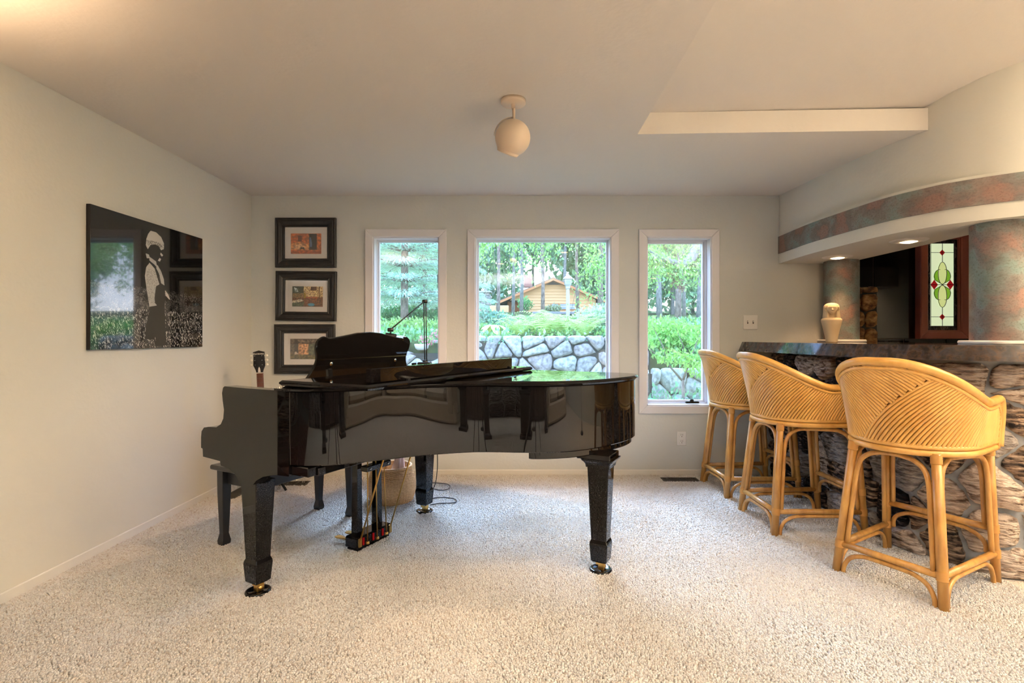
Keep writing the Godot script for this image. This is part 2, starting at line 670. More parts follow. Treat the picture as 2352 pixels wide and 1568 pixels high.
	M.soil = tri_tex(mat(Color.WHITE, 1.0, 0.1), noise_tex(88, 0.04, [rgb(62, 62, 44), rgb(86, 96, 58), rgb(104, 120, 70)], [0.0, 0.5, 1.0], 256), Vector3.ONE * 0.6)
	M.dark_gap = mat(rgb(74, 71, 64), 1.0, 0.1)
	M.lawn = mat(rgb(120, 165, 84), 1.0, 0.1)
	M.siding = mat(rgb(232, 188, 138), 0.75)
	M.siding_trim = mat(rgb(205, 140, 92), 0.7)
	M.roof = mat(rgb(120, 112, 108), 0.9)
	M.asphalt = mat(rgb(150, 150, 152), 0.95)
	M.post_paint = mat(rgb(196, 194, 188), 0.6)
	M.house_glass = mat(rgb(150, 160, 165), 0.1)
	M.brick = mat(rgb(165, 120, 105), 0.9)


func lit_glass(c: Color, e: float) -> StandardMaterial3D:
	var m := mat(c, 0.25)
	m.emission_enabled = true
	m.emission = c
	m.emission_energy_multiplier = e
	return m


# ------------------------------------------------------------------ the room
func pv(a: Array) -> PackedVector2Array:
	var o := PackedVector2Array()
	for i in range(0, a.size(), 2):
		o.append(Vector2(a[i], a[i + 1]))
	return o


func curve2(a: Array, steps := 6) -> PackedVector2Array:
	return PackedVector2Array(spline(Array(pv(a)), steps))


func skin(m: MeshInstance3D, label := "") -> MeshInstance3D:
	m.set_meta("kind", "structure")
	if label != "":
		m.set_meta("label", label)
	return m


func room_shell():
	# floor slab under the pile
	skin(part("floor", boxm(Vector3(1.2, -0.06, 0.0), Vector3(7.4, 0.12, 9.0)), M.carpet), "cream carpeted floor of the piano room")
	skin(part("wall_left", boxm(Vector3(LEFT - 0.08, 1.2, -3.2), Vector3(0.16, 2.5, 2.5)), M.wall), "warm white left wall with a dark canvas on it")
	var st := S()
	var z0 := BACK - 0.16
	var xs := [-2.4, -1.214, -0.664, -0.359, 0.779, 1.078, 1.619, 2.60]
	for i in range(0, 8, 2):
		span(st, Vector3(xs[i], -0.1, z0), Vector3(xs[i + 1], 2.5, BACK))
	for i in range(1, 7, 2):
		span(st, Vector3(xs[i], -0.1, z0), Vector3(xs[i + 1], 0.588, BACK))
		span(st, Vector3(xs[i], 2.0, z0), Vector3(xs[i + 1], 2.5, BACK))
	skin(part("wall_back", st, M.wall_cool), "pale grey back wall holding the three windows")
	# ceiling: low flat part, and a raised sloping bay on the right
	var yt := 2.476
	st = S()
	prism(st, pv([-5.4, -4.5, 0.70, -4.5, 0.70, 4.4, -5.4, 4.4]), CEIL, yt)
	prism(st, pv([0.70, -4.5, 4.8, -4.5, 4.8, -2.85, 0.70, -3.0]), CEIL, yt)
	prism(st, pv([0.70, 1.0, 4.8, 1.0, 4.8, 4.4, 0.70, 4.4]), CEIL, yt)
	skin(part("ceiling", st, M.ceiling), "low flat warm white ceiling")
	st = S()
	var yz := Transform3D(Basis(Vector3(0, 0, 1), Vector3(1, 0, 0), Vector3(0, 1, 0)), Vector3.ZERO)
	var slope := 0.24
	var rise := func(z: float) -> float: return yt + slope * (z + 3.0)
	prism(st, pv([-3.1, rise.call(-3.1), 1.1, rise.call(1.1), 1.1, rise.call(1.1) + 0.1, -3.1, rise.call(-3.1) + 0.1]), 0.6, 4.8, 0.0, yz)
	prism(st, pv([-3.0, 2.4, 1.0, 2.4, 1.0, rise.call(1.0) + 0.05, -3.0, yt + 0.01]), 0.6, 0.70, 0.0, yz)
	span(st, Vector3(0.6, 2.4, 1.0), Vector3(4.8, rise.call(1.0) + 0.1, 1.1))
	skin(part("ceiling", st, M.ceiling), "raised sloping part of the ceiling over the bar side")
	hall()
	# outer walls the camera cannot see: right and rear, the rear one with a wide window
	skin(part("wall_right", boxm(Vector3(4.72, 1.75, 0.0), Vector3(0.16, 3.9, 9.0)), M.wall), "plain right hand wall beyond the bar")
	st = S()
	span(st, Vector3(-5.4, -0.1, 4.24), Vector3(4.8, 3.7, 4.4))
	skin(part("wall_rear", st, M.panel_dark), "dark panelled rear wall behind the viewer")
	# skirting
	st = S()
	span(st, Vector3(LEFT, 0.0, BACK), Vector3(2.2, 0.052, BACK + 0.012), 0.004)
	skin(part("baseboard_back", st, M.base), "low cream baseboard along the back wall")
	st = S()
	span(st, Vector3(LEFT, 0.0, BACK), Vector3(LEFT + 0.012, 0.055, -1.95), 0.004)
	skin(part("baseboard_left", st, M.base), "low cream baseboard along the left wall")


# tiled hall reached through the opening where the left wall ends; only the lacquer mirrors it
func hall():
	skin(part("floor", boxm(Vector3(-3.9, -0.07, 0.9), Vector3(3.2, 0.12, 7.0)), M.mortar), "tiled hall floor beyond the left wall")
	var tiles := struct("trim_3", "dark red brown floor tiles of the hall")
	var tile := done(boxm(Vector3.ZERO, Vector3(0.295, 0.02, 0.295), 0.003))
	for i in 9:
		for j in 15:
			part("tile", tile, M.tile_brown, tiles, Vector3(-2.49 - 0.305 * i, 0.0, -1.85 + 0.305 * j))
	skin(part("wall_hall", boxm(Vector3(-5.3, 1.2, 0.9), Vector3(0.16, 2.5, 7.2)), M.mortar), "stone clad end wall of the hall")
	skin(part("wall_hall_side", boxm(Vector3(-3.85, 1.2, -2.5), Vector3(2.9, 2.5, 0.16)), M.wall), "plain side wall of the hall")
	var cl := struct("trim_4", "brown field stones on the hall end wall")
	var nz := FastNoiseLite.new()
	nz.seed = 35
	nz.frequency = 0.06
	var sites := []
	var y := 0.1
	while y < 2.3:
		var z := -2.2
		while z < 1.6:
			sites.append(Vector2(z + rng.randf_range(-0.08, 0.08), y + rng.randf_range(-0.03, 0.03)))
			z += rng.randf_range(0.3, 0.5)
		y += 0.17
	var place := func(q: Vector2, d: float) -> Vector3: return Vector3(-5.22 + d, q.y, -q.x)
	for cell in voronoi(sites, Vector2(-1.5, 0.0), Vector2(2.4, 2.34)):
		if cell.size() > 2 and absf(area2(cell)) > 0.004:
			part("stone", stone_mesh(cell, 0.010, 0.05, 1, nz, 0.02, place, 14), M["stone%d" % [1, 1, 0][rng.randi() % 3]], cl)


func window(called: String, x0: float, x1: float, sash_w: float, label: String) -> Node3D:
	var t := struct(called, label)
	var y0 := 0.588
	var y1 := 2.0
	var w := 0.066
	var d := 0.02
	# mitred casing boards
	var o0 := Vector2(x0 - w, y0 - w)
	var o1 := Vector2(x1 + w, y1 + w)
	var fz := Transform3D(Basis(Vector3(1, 0, 0), Vector3(0, 0, 1), Vector3(0, 1, 0)), Vector3(0, 0, BACK))
	for c in [[o0.x, o1.y, o1.x, o1.y, x1, y1, x0, y1], [o0.x, o0.y, o1.x, o0.y, x1, y0, x0, y0], [o0.x, o0.y, x0, y0, x0, y1, o0.x, o1.y], [o1.x, o0.y, x1, y0, x1, y1, o1.x, o1.y]]:
		var st := S()
		prism(st, pv(c), 0.0, d, 0.004, fz)
		part("casing", st, M.trim, t)
	# jamb lining
	var zi := BACK - 0.075
	var j := S()
	span(j, Vector3(x0 - 0.001, y0, zi), Vector3(x0 + 0.008, y1, BACK + 0.008))
	span(j, Vector3(x1 - 0.008, y0, zi), Vector3(x1 + 0.001, y1, BACK + 0.008))
	span(j, Vector3(x0, y0 - 0.001, zi), Vector3(x1, y0 + 0.008, BACK + 0.008))
	span(j, Vector3(x0, y1 - 0.008, zi), Vector3(x1, y1 + 0.001, BACK + 0.008))
	part("jamb", j, M.trim, t)
	# stepped sash
	var sst := S()
	for k in 2:
		var ww := sash_w * (1.0 if k == 0 else 0.55)
		var za := zi - 0.055
		var zb := zi - (0.02 if k == 0 else 0.0)
		span(sst, Vector3(x0, y0, za), Vector3(x0 + ww, y1, zb), 0.002)
		span(sst, Vector3(x1 - ww, y0, za), Vector3(x1, y1, zb), 0.002)
		span(sst, Vector3(x0 + ww, y0, za), Vector3(x1 - ww, y0 + ww, zb), 0.002)
		span(sst, Vector3(x0 + ww, y1 - ww, za), Vector3(x1 - ww, y1, zb), 0.002)
	part("sash", sst, M.trim, t)
	part("pane", boxm(Vector3((x0 + x1) / 2, (y0 + y1) / 2, zi - 0.035), Vector3(x1 - x0 - sash_w, y1 - y0 - sash_w, 0.004)), M.glass, t)
	return t


func windows():
	var w1 := window("window_1", -1.214, -0.664, 0.024, "narrow left window above the music desk")
	var hinge := boxm(Vector3(-0.676, 1.655, BACK - 0.03), Vector3(0.012, 0.075, 0.02), 0.003)
	part("lock_lever", hinge, M.satin_black, w1)
	window("window_2", -0.359, 0.779, 0.022, "wide middle picture window behind the piano")
	var w3 := window("window_3", 1.078, 1.619, 0.036, "narrow right window beside the bar")
	var crank := S()
	box(crank, Vector3(1.47, 0.612, BACK - 0.03), Vector3(0.115, 0.018, 0.03), 0.005)
	box(crank, Vector3(1.465, 0.628, BACK - 0.02), Vector3(0.03, 0.022, 0.022), 0.005)
	part("crank_handle", crank, M.satin_black, w3)


# ------------------------------------------------------------------ the bar
const SOFFIT_Y := 1.78


func offset_line(pl: PackedVector2Array, d: float) -> PackedVector2Array:
	# to the left of the direction of travel
	var out := PackedVector2Array()
	for i in pl.size():
		var t := (pl[mini(i + 1, pl.size() - 1)] - pl[maxi(i - 1, 0)]).normalized()
		out.append(pl[i] + Vector2(-t.y, t.x) * d)
	return out


func joined(a: PackedVector2Array, b: Array) -> PackedVector2Array:
	var o := a.duplicate()
	o.append_array(pv(b))
	return o


func loft(st: SurfaceTool, a: PackedVector2Array, y0: float, b: PackedVector2Array, y1: float):
	var pa := a
	var pb := b
	if area2(pa) < 0.0:
		pa = a.duplicate()
		pa.reverse()
		pb = b.duplicate()
		pb.reverse()
	st.set_smooth_group(1)
	for i in pa.size():
		var j := (i + 1) % pa.size()
		quad(st, Vector3(pa[i].x, y0, pa[i].y), Vector3(pb[i].x, y1, pb[i].y), Vector3(pb[j].x, y1, pb[j].y), Vector3(pa[j].x, y0, pa[j].y))
	st.set_smooth_group(-1)
	for top in [false, true]:
		var p := pb if top else pa
		var y := y1 if top else y0
		var idx := Geometry2D.triangulate_polygon(p)
		for k in range(0, idx.size(), 3):
			var v := [Vector3(p[idx[k]].x, y, p[idx[k]].y), Vector3(p[idx[k + 1]].x, y, p[idx[k + 1]].y), Vector3(p[idx[k + 2]].x, y, p[idx[k + 2]].y)]
			if ((v[1] - v[0]).cross(v[2] - v[0]).y > 0.0) == top:
				tri(st, v[0], v[1], v[2])
			else:
				tri(st, v[0], v[2], v[1])


func voronoi(sites: Array, lo: Vector2, hi: Vector2) -> Array:
	var cells := []
	for i in sites.size():
		var pl := [lo, Vector2(hi.x, lo.y), hi, Vector2(lo.x, hi.y)]
		var p: Vector2 = sites[i]
		for j in sites.size():
			if j == i:
				continue
			var q: Vector2 = sites[j]
			if absf(q.x - p.x) > 1.2 or absf(q.y - p.y) > 0.9:
				continue
			var m := (p + q) * 0.5
			var n := q - p
			var out := []
			for k in pl.size():
				var a: Vector2 = pl[k]
				var b: Vector2 = pl[(k + 1) % pl.size()]
				var da := (a - m).dot(n)
				var db := (b - m).dot(n)
				if da <= 0.0:
					out.append(a)
				if (da < 0.0) != (db < 0.0):
					out.append(a.lerp(b, da / (da - db)))
			pl = out
			if pl.size() < 3:
				break
		cells.append(PackedVector2Array(pl))
	return cells


# rounded, bulging stone over a cell; place(Vector2, depth) gives the point in space
func stone_mesh(cell: PackedVector2Array, gap: float, depth: float, soft: int, nz: FastNoiseLite, rough: float, place: Callable, cnt := 18) -> ArrayMesh:
	var pl := cell.duplicate()
	if area2(pl) < 0.0:
		pl.reverse()
	pl = inset(pl, gap)
	for s in soft:
		var o := PackedVector2Array()
		for i in pl.size():
			var a := pl[i]
			var b := pl[(i + 1) % pl.size()]
			var cut := 0.13 if soft > 1 else 0.13
			o.append(a.lerp(b, cut))
			o.append(a.lerp(b, 1.0 - cut))
		pl = o
	var c := Vector2.ZERO
	var total := 0.0
	for i in pl.size():
		c += pl[i]
		total += pl[i].distance_to(pl[(i + 1) % pl.size()])
	c /= pl.size()
	var ev := PackedVector2Array()
	var want := 0.0
	var run := 0.0
	for i in pl.size():
		var a := pl[i]
		var b := pl[(i + 1) % pl.size()]
		var l := a.distance_to(b)
		while want < run + l and ev.size() < cnt:
			ev.append(a.lerp(b, (want - run) / l))
			want += total / cnt
		run += l
	while ev.size() < cnt:
		ev.append(pl[0])
	var st := S(true)
	var prof := [[1.0, -0.02], [1.0, depth * 0.35], [0.93, depth * 0.72], [0.74, depth * 0.94], [0.45, depth * 1.03]]
	var rs := []
	for pr in prof:
		var ring := PackedVector3Array()
		for e in ev:
			var q: Vector2 = c + (e - c) * pr[0]
			var w: float = nz.get_noise_2d(q.x * 100.0, q.y * 100.0)
			var w2 := nz.get_noise_2d(q.x * 310.0 + 50.0, q.y * 310.0)
			q += (q - c).normalized() * w2 * rough * (0.35 if soft > 1 else 0.9) * pr[0]
			ring.append(place.call(q, pr[1] + (rough * (w + 0.4 * w2) if pr[1] > 0.0 else 0.0)))
		rs.append(ring)
	var mid: Vector3 = place.call(c, depth * 1.05 + rough * nz.get_noise_2d(c.x * 100.0, c.y * 100.0))
	var back: Vector3 = place.call(c, -0.02)
	var front := (mid - back)
	for k in rs.size() - 1:
		for i in cnt:
			var j := (i + 1) % cnt
			var a: Vector3 = rs[k][i]
			var b: Vector3 = rs[k][j]
			var cc: Vector3 = rs[k + 1][j]
			var d: Vector3 = rs[k + 1][i]
			if (b - a).cross(d - a).dot((a + b) * 0.5 - (back + front * 0.3)) > 0.0:
				quad(st, a, b, cc, d)
			else:
				quad(st, d, cc, b, a)
	for i in cnt:
		var j := (i + 1) % cnt
		var a: Vector3 = rs[-1][i]
		var b: Vector3 = rs[-1][j]
		if (a - mid).cross(b - mid).dot(front) > 0.0:
			tri(st, mid, a, b)
		else:
			tri(st, mid, b, a)
	return done(st)


class Along:
	var pts: PackedVector2Array
	var cum := PackedFloat32Array()
	func _init(p: PackedVector2Array):
		pts = p
		cum.append(0.0)
		for i in range(1, p.size()):
			cum.append(cum[i - 1] + p[i].distance_to(p[i - 1]))
	func at(s: float, d: float, y: float) -> Vector3:
		var i := clampi(cum.bsearch(s) - 1, 0, pts.size() - 2)
		var f := (s - cum[i]) / (cum[i + 1] - cum[i])
		var p := pts[i].lerp(pts[i + 1], f)
		var t0 := (pts[mini(i + 1, pts.size() - 1)] - pts[maxi(i - 1, 0)]).normalized()
		var t1 := (pts[mini(i + 2, pts.size() - 1)] - pts[i]).normalized()
		var t := t0.lerp(t1, clampf(f, 0.0, 1.0)).normalized()
		# the room lies to the left hand of a walk towards the viewer (towards +z): outward is -x
		var n := Vector2(-t.y, t.x)
		return Vector3(p.x + n.x * d, y, p.y + n.y * d)


func bar():
	# wall above, bowed soffit, painted band
	var xu := curve2([2.19, -4.33, 2.235, -3.6, 2.285, -3.2, 2.355, -2.936, 2.45, -2.75, 2.6, -2.6, 2.9, -2.47, 3.5, -2.40, 4.8, -2.38])
	var st := S()
	prism(st, joined(xu, [4.8, -2.2, 3.5, -2.22]) if false else joined(xu, [4.8, -2.55, 3.2, -2.6, 2.75, -2.9, 2.75, -4.33]), SOFFIT_Y + 0.1, 2.9, 0.0, Transform3D(), true)
	skin(part("wall_bar", st, M.wall), "warm white wall above the curved bar soffit")
	var xs := curve2([2.19, -4.33, 2.168, -3.81, 2.19, -3.45, 2.215, -3.2, 2.245, -3.05, 2.285, -2.95, 2.375, -2.79, 2.57, -2.615, 2.8, -2.5, 3.2, -2.42, 4.8, -2.37])
	st = S()
	prism(st, joined(xs, [4.8, -2.75, 3.0, -2.78, 2.78, -2.86, 2.73, -2.98, 2.73, -4.33]), SOFFIT_Y, 2.02, 0.0, Transform3D(), true)
	skin(part("trim_1", st, M.wall), "white curved soffit hanging over the bar")
	var out := offset_line(xs, 0.006)
	var back := offset_line(xs, -0.01)
	back.reverse()
	out.append_array(back)
	st = S()
	prism(st, out, 1.861, 2.004, 0.0, Transform3D(), true)
	skin(part("trim_2", st, M.patina), "copper patina painted band along the curved soffit")
	# stone faced base
	var cb := curve2([2.13, -4.275, 2.10, -3.9, 2.09, -3.5, 2.085, -3.1, 2.11, -2.85, 2.18, -2.65, 2.30, -2.52, 2.45, -2.45, 2.75, -2.42, 3.3, -2.40, 4.62, -2.40])
	var base := thing("stone_bar", "curved bar base faced with rough brown, black and cream fieldstones", "bar")
	st = S()
	prism(st, joined(cb, [4.62, -2.6, 3.3, -2.62, 2.8, -2.66, 2.5, -2.8, 2.4, -3.1, 2.4, -4.275]), 0.0, 1.048, 0.0, Transform3D(), true)
	part("mortar_bed", st, M.mortar, base)
	var al := Along.new(cb)
	var nz := FastNoiseLite.new()
	nz.seed = 5
	nz.frequency = 0.06
	var sites := []
	var y := 0.06
	var row := 0
	while y < 1.05:
		var s := 0.05 + 0.11 * (row % 2)
		while s < 1.45:
			sites.append(Vector2(s + rng.randf_range(-0.06, 0.06), y + rng.randf_range(-0.05, 0.05)))
			s += rng.randf_range(0.17, 0.33)
		y += 0.19
		row += 1
	y = 0.04
	row = 0
	while y < 1.05:
		var s := 1.52 + 0.14 * (row % 2)
		while s < 3.2:
			sites.append(Vector2(s + rng.randf_range(-0.05, 0.05), y + rng.randf_range(-0.018, 0.018)))
			s += rng.randf_range(0.24, 0.52)
		y += rng.randf_range(0.065, 0.125)
		row += 1
	var place := func(q: Vector2, d: float) -> Vector3:
		return al.at(clampf(q.x, 0.0, al.cum[-1]), d, q.y)
	for cell in voronoi(sites, Vector2(0.0, 0.0), Vector2(3.3, 1.036)):
		if cell.size() < 3 or absf(area2(cell)) < 0.003:
			continue
		var mx := 0.0
		for q in cell:
			mx += q.x / cell.size()
		var r := rng.randf()
		var k := 0
		if mx < 1.45:
			k = 2 if r < 0.34 else (1 if r < 0.62 else (3 if r < 0.85 else 0))
		else:
			k = 0 if r < 0.42 else (1 if r < 0.74 else (2 if r < 0.86 else 3))
		part("stone", stone_mesh(cell, 0.004 if mx < 1.45 else rng.randf_range(0.005, 0.013), rng.randf_range(0.02, 0.055), 1, nz, 0.014, place, 30), M["stone%d" % k], base)
	# bar top: face leaning back a little
	var ct := curve2([1.85, -4.297, 1.862, -3.8, 1.875, -3.4, 1.925, -2.95, 1.995, -2.66, 2.12, -2.44, 2.35, -2.32, 2.75, -2.27, 4.62, -2.24])
	var inner := [4.62, -2.95, 3.1, -2.98, 2.95, -3.1, 2.92, -4.297]
	st = S()
	loft(st, joined(ct, inner), 1.049, joined(offset_line(ct, -0.03), inner), 1.123)
	tag(part("countertop", st, M.marble), "thick dark brown marble bar top with a leaning polished edge", "countertop")
	# columns
	var i := 0
	for z in [-4.17, -2.80]:
		var c := thing("column", ["round copper patina column by the back wall, behind the figurine", "round copper patina column at the right edge of the view"][i], "column", Vector3(2.632, 1.123, z), 0.0, "patina columns on the bar top")
		var sl := S()
		var pl := PackedVector2Array()
		for k in 32:
			var a := TAU * k / 32
			pl.append(Vector2(cos(a), sin(a)) * (0.139 / pow(pow(absf(cos(a)), 6) + pow(absf(sin(a)), 6), 1.0 / 6.0)))
		prism(sl, pl, 0.0, 0.02, 0.005, Transform3D(), true)
		part("base_plate", sl, M.white, c)
		var cy := S(true)
		lathe(cy, [Vector2(0.126, 0.019), Vector2(0.126, SOFFIT_Y - 1.123 + 0.003)], 40, Transform3D(), false)
		part("shaft", cy, M.patina, c)
		i += 1
	# recessed lamps in the soffit
	i = 0
	for p in [Vector3(2.455, SOFFIT_Y, -3.935), Vector3(2.495, SOFFIT_Y, -3.27)]:
		var l := thing("recessed_light", ["round recessed soffit light above the figurine", "round recessed soffit light in the middle of the curved soffit"][i], "ceiling light", p, 0.0, "recessed lights in the bar soffit")
		var rg := S(true)
		lathe(rg, [Vector2(0.045, -0.001), Vector2(0.05, -0.012), Vector2(0.095, -0.008), Vector2(0.105, -0.001)], 32, Transform3D(), false)
		part("trim_ring", rg, M.white, l)
		var bl := S(true)
		lathe(bl, [Vector2(0.046, -0.002), Vector2(0.044, -0.012), Vector2(0.02, -0.018), Vector2(0.002, -0.019)], 24)
		part("bulb", bl, M.bulb, l)
		var sp := SpotLight3D.new()
		sp.name = "downlight"
		sp.position = Vector3(0, -0.03, 0)
		sp.rotation.x = -PI / 2
		sp.spot_angle = [40.0, 72.0][i]
		sp.spot_angle_attenuation = 0.6
		sp.spot_range = 12.0
		sp.spot_attenuation = 2.0
		sp.light_energy = [0.22, 0.18][i]
		sp.light_color = Color(1.0, 0.80, 0.58)
		sp.light_size = 0.04
		sp.shadow_enabled = true
		l.add_child(sp)
		i += 1
	bar_back()


func bar_back():
	# polished black panels behind the bar
	var w := struct("wall_alcove", "polished black panelled wall behind the bar")
	part("grout_bed", boxm(Vector3(3.7, 1.2, -4.56), Vector3(2.3, 2.6, 0.10)), M.grout, w)
	var ux := [2.56, 2.72, 3.126, 3.531, 3.936, 4.341, 4.64]
	for k in ux.size() - 1:
		part("panel", boxm(Vector3((ux[k] + ux[k + 1]) / 2, 1.80, -4.508), Vector3(ux[k + 1] - ux[k] - 0.008, 1.30, 0.012), 0.002), M.black_tile, w)
	var bx := [2.56, 2.65, 3.02, 3.394, 3.76, 4.13, 4.5, 4.64]
	for k in bx.size() - 1:
		part("panel", boxm(Vector3((bx[k] + bx[k + 1]) / 2, 0.574, -4.508), Vector3(bx[k + 1] - bx[k] - 0.008, 1.144, 0.012), 0.002), M.black_tile, w)
	skin(part("ceiling", boxm(Vector3(3.75, 2.40, -3.5), Vector3(2.0, 0.1, 2.0)), M.black_tile), "dark ceiling over the bar alcove")
	# added stones standing in for a stone reflection in the black panels
	var mirrored_stone := thing("reflection_stones", "brown stones added in place of a reflection in the black panels beside the left column", "mirrored_stone", Vector3(0, 0, 0))
	part("mortar_bed", boxm(Vector3(2.99, 0.80, -4.475), Vector3(0.262, 1.60, 0.04)), M.dark_gap, mirrored_stone)
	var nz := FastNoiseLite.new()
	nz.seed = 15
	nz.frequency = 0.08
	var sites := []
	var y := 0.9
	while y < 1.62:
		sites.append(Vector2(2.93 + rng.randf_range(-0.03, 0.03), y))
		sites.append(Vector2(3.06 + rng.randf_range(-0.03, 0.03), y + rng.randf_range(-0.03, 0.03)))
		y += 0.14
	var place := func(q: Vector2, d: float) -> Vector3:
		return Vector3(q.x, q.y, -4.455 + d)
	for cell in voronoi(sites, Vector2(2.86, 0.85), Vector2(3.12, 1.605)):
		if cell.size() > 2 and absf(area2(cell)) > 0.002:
			part("stone", stone_mesh(cell, 0.006, 0.035, 1, nz, 0.012, place, 14), M.stone_brown, mirrored_stone)
	# leaded glass
	var g := thing("stained_glass", "leaded window with green petals and red diamonds in a red brown frame", "stained glass", Vector3(3.695, 1.619, -4.50))
	var fz := Transform3D(Basis(Vector3(1, 0, 0), Vector3(0, 0, 1), Vector3(0, 1, 0)), Vector3.ZERO)
	var ow := 0.2105
	var oh := 0.471
	var iw := 0.145
	var ih := 0.407
	for c in [[-ow, oh, ow, oh, iw, ih, -iw, ih], [-ow, -oh, ow, -oh, iw, -ih, -iw, -ih], [-ow, -oh, -iw, -ih, -iw, ih, -ow, oh], [ow, -oh, iw, -ih, iw, ih, ow, oh]]:
		var st := S()
		prism(st, pv(c), 0.0, 0.07, 0.006, fz)
		part("frame_rail", st, M.frame_red, g)
	var bead := S()
	for c in [[-iw, ih, iw, ih, iw - 0.012, ih - 0.012, -iw + 0.012, ih - 0.012], [-iw, -ih, iw, -ih, iw - 0.012, -ih + 0.012, -iw + 0.012, -ih + 0.012], [-iw, -ih, -iw + 0.012, -ih + 0.012, -iw + 0.012, ih - 0.012, -iw, ih], [iw, -ih, iw - 0.012, -ih + 0.012, iw - 0.012, ih - 0.012, iw, ih]]:
		prism(bead, pv(c), 0.0, 0.055, 0.003, fz)
	part("glazing_bead", bead, M.frame_red, g)
	var cw := 0.102
	var ch := 0.360
	var gl := func(called: String, pl: PackedVector2Array, z: float, m: Material):
		var st := S()
		prism(st, pl, z - 0.003, z, 0.0, fz)
		part(called, st, m, g)
	# dark streaked border pieces
	for sx in [-1.0, 1.0]:
		var ys := [-ih + 0.04, -0.18, 0.0, 0.17, ih - 0.04]
		for k in 4:
			gl.call("border_glass", pv([sx * cw, ys[k], sx * (iw - 0.01), ys[k], sx * (iw - 0.01), ys[k + 1], sx * cw, ys[k + 1]]), 0.036, M.glass_dark)
	for sy in [-1.0, 1.0]:
		gl.call("border_glass", pv([-iw + 0.01, sy * ch, iw - 0.01, sy * ch, iw - 0.01, sy * (ih - 0.01), -iw + 0.01, sy * (ih - 0.01)]), 0.036, M.glass_dark)
	# cream field
	var hy := 0.28
	for sx in [-1.0, 1.0]:
		for yy in [[-ch, -hy], [-hy, 0.0], [0.0, hy], [hy, ch]]:
			gl.call("cream_glass", pv([0.0, yy[0], sx * cw, yy[0], sx * cw, yy[1], 0.0, yy[1]]), 0.036, M.glass_cream)
	var lens := func(cy: float, hh: float, hw: float) -> PackedVector2Array:
		var pl := PackedVector2Array()
		for k in 12:
			var a := PI * k / 12
			pl.append(Vector2(hw * sin(a), cy + hh * cos(a)))
		for k in 12:
			var a := PI * k / 12
			pl.append(Vector2(-hw * sin(a), cy - hh * cos(a)))
		return pl
	var leads := S(true)
	var lead := func(pts: Array):
		var q := []
		for p in pts:
			q.append(Vector3(p.x, p.y, 0.042))
		tube(leads, q, 0.0022, 6)
	for sy in [-1.0, 1.0]:
		for sx in [-1.0, 1.0]:
			var pl := PackedVector2Array([Vector2(0, 0.003 * sy)])
			for k in 11:
				var a := -0.35 + 2.1 * k / 10.0
				pl.append(Vector2(sx * (0.028 + 0.044 * cos(a) * (1.0 if a > 0.0 else 0.9)), sy * (0.064 + 0.068 * sin(a))))
			gl.call("green_petal", pl, 0.038, M.glass_green)
			var line := Array(pl)
			lead.call(line)
		var ln: PackedVector2Array = lens.call(sy * 0.1, 0.097, 0.038)
		gl.call("pale_petal", ln, 0.040, M.glass_pale)
		var la := Array(ln)
		la.append(ln[0])
		lead.call(la)
		gl.call("red_diamond", pv([-0.024, sy * hy, 0.0, sy * hy - 0.026, 0.024, sy * hy, 0.0, sy * hy + 0.026]), 0.041, M.glass_red)
		lead.call([Vector2(-cw, sy * hy), Vector2(cw, sy * hy)])
		lead.call([Vector2(0, sy * ch), Vector2(0, sy * 0.197)])
	for sx in [-1.0, 1.0]:
		gl.call("red_diamond", pv([sx * 0.038, 0.0, sx * 0.070, -0.042, sx * 0.101, 0.0, sx * 0.070, 0.042]), 0.041, M.glass_red)
		lead.call([Vector2(sx * cw, -ch), Vector2(sx * cw, ch)])
		lead.call([Vector2(0, 0), Vector2(sx * (iw - 0.01), 0)])
		lead.call([Vector2(-cw, sx * ch), Vector2(cw, sx * ch)])
	part("lead_cames", leads, M.lead, g)


# ------------------------------------------------------------------ grand piano
const PIANO_AT := Vector3(-0.90, 0, -2.86)
const PIANO_TURN := -0.478


func zprism(st: SurfaceTool, shape: PackedVector2Array, z0: float, z1: float, bev := 0.0, smooth := false, xf := Transform3D()):
	# shape drawn in x-y, thickness along z
	prism(st, shape, z0, z1, bev, xf * Transform3D(Basis(Vector3(1, 0, 0), Vector3(0, 0, 1), Vector3(0, 1, 0)), Vector3.ZERO), smooth)


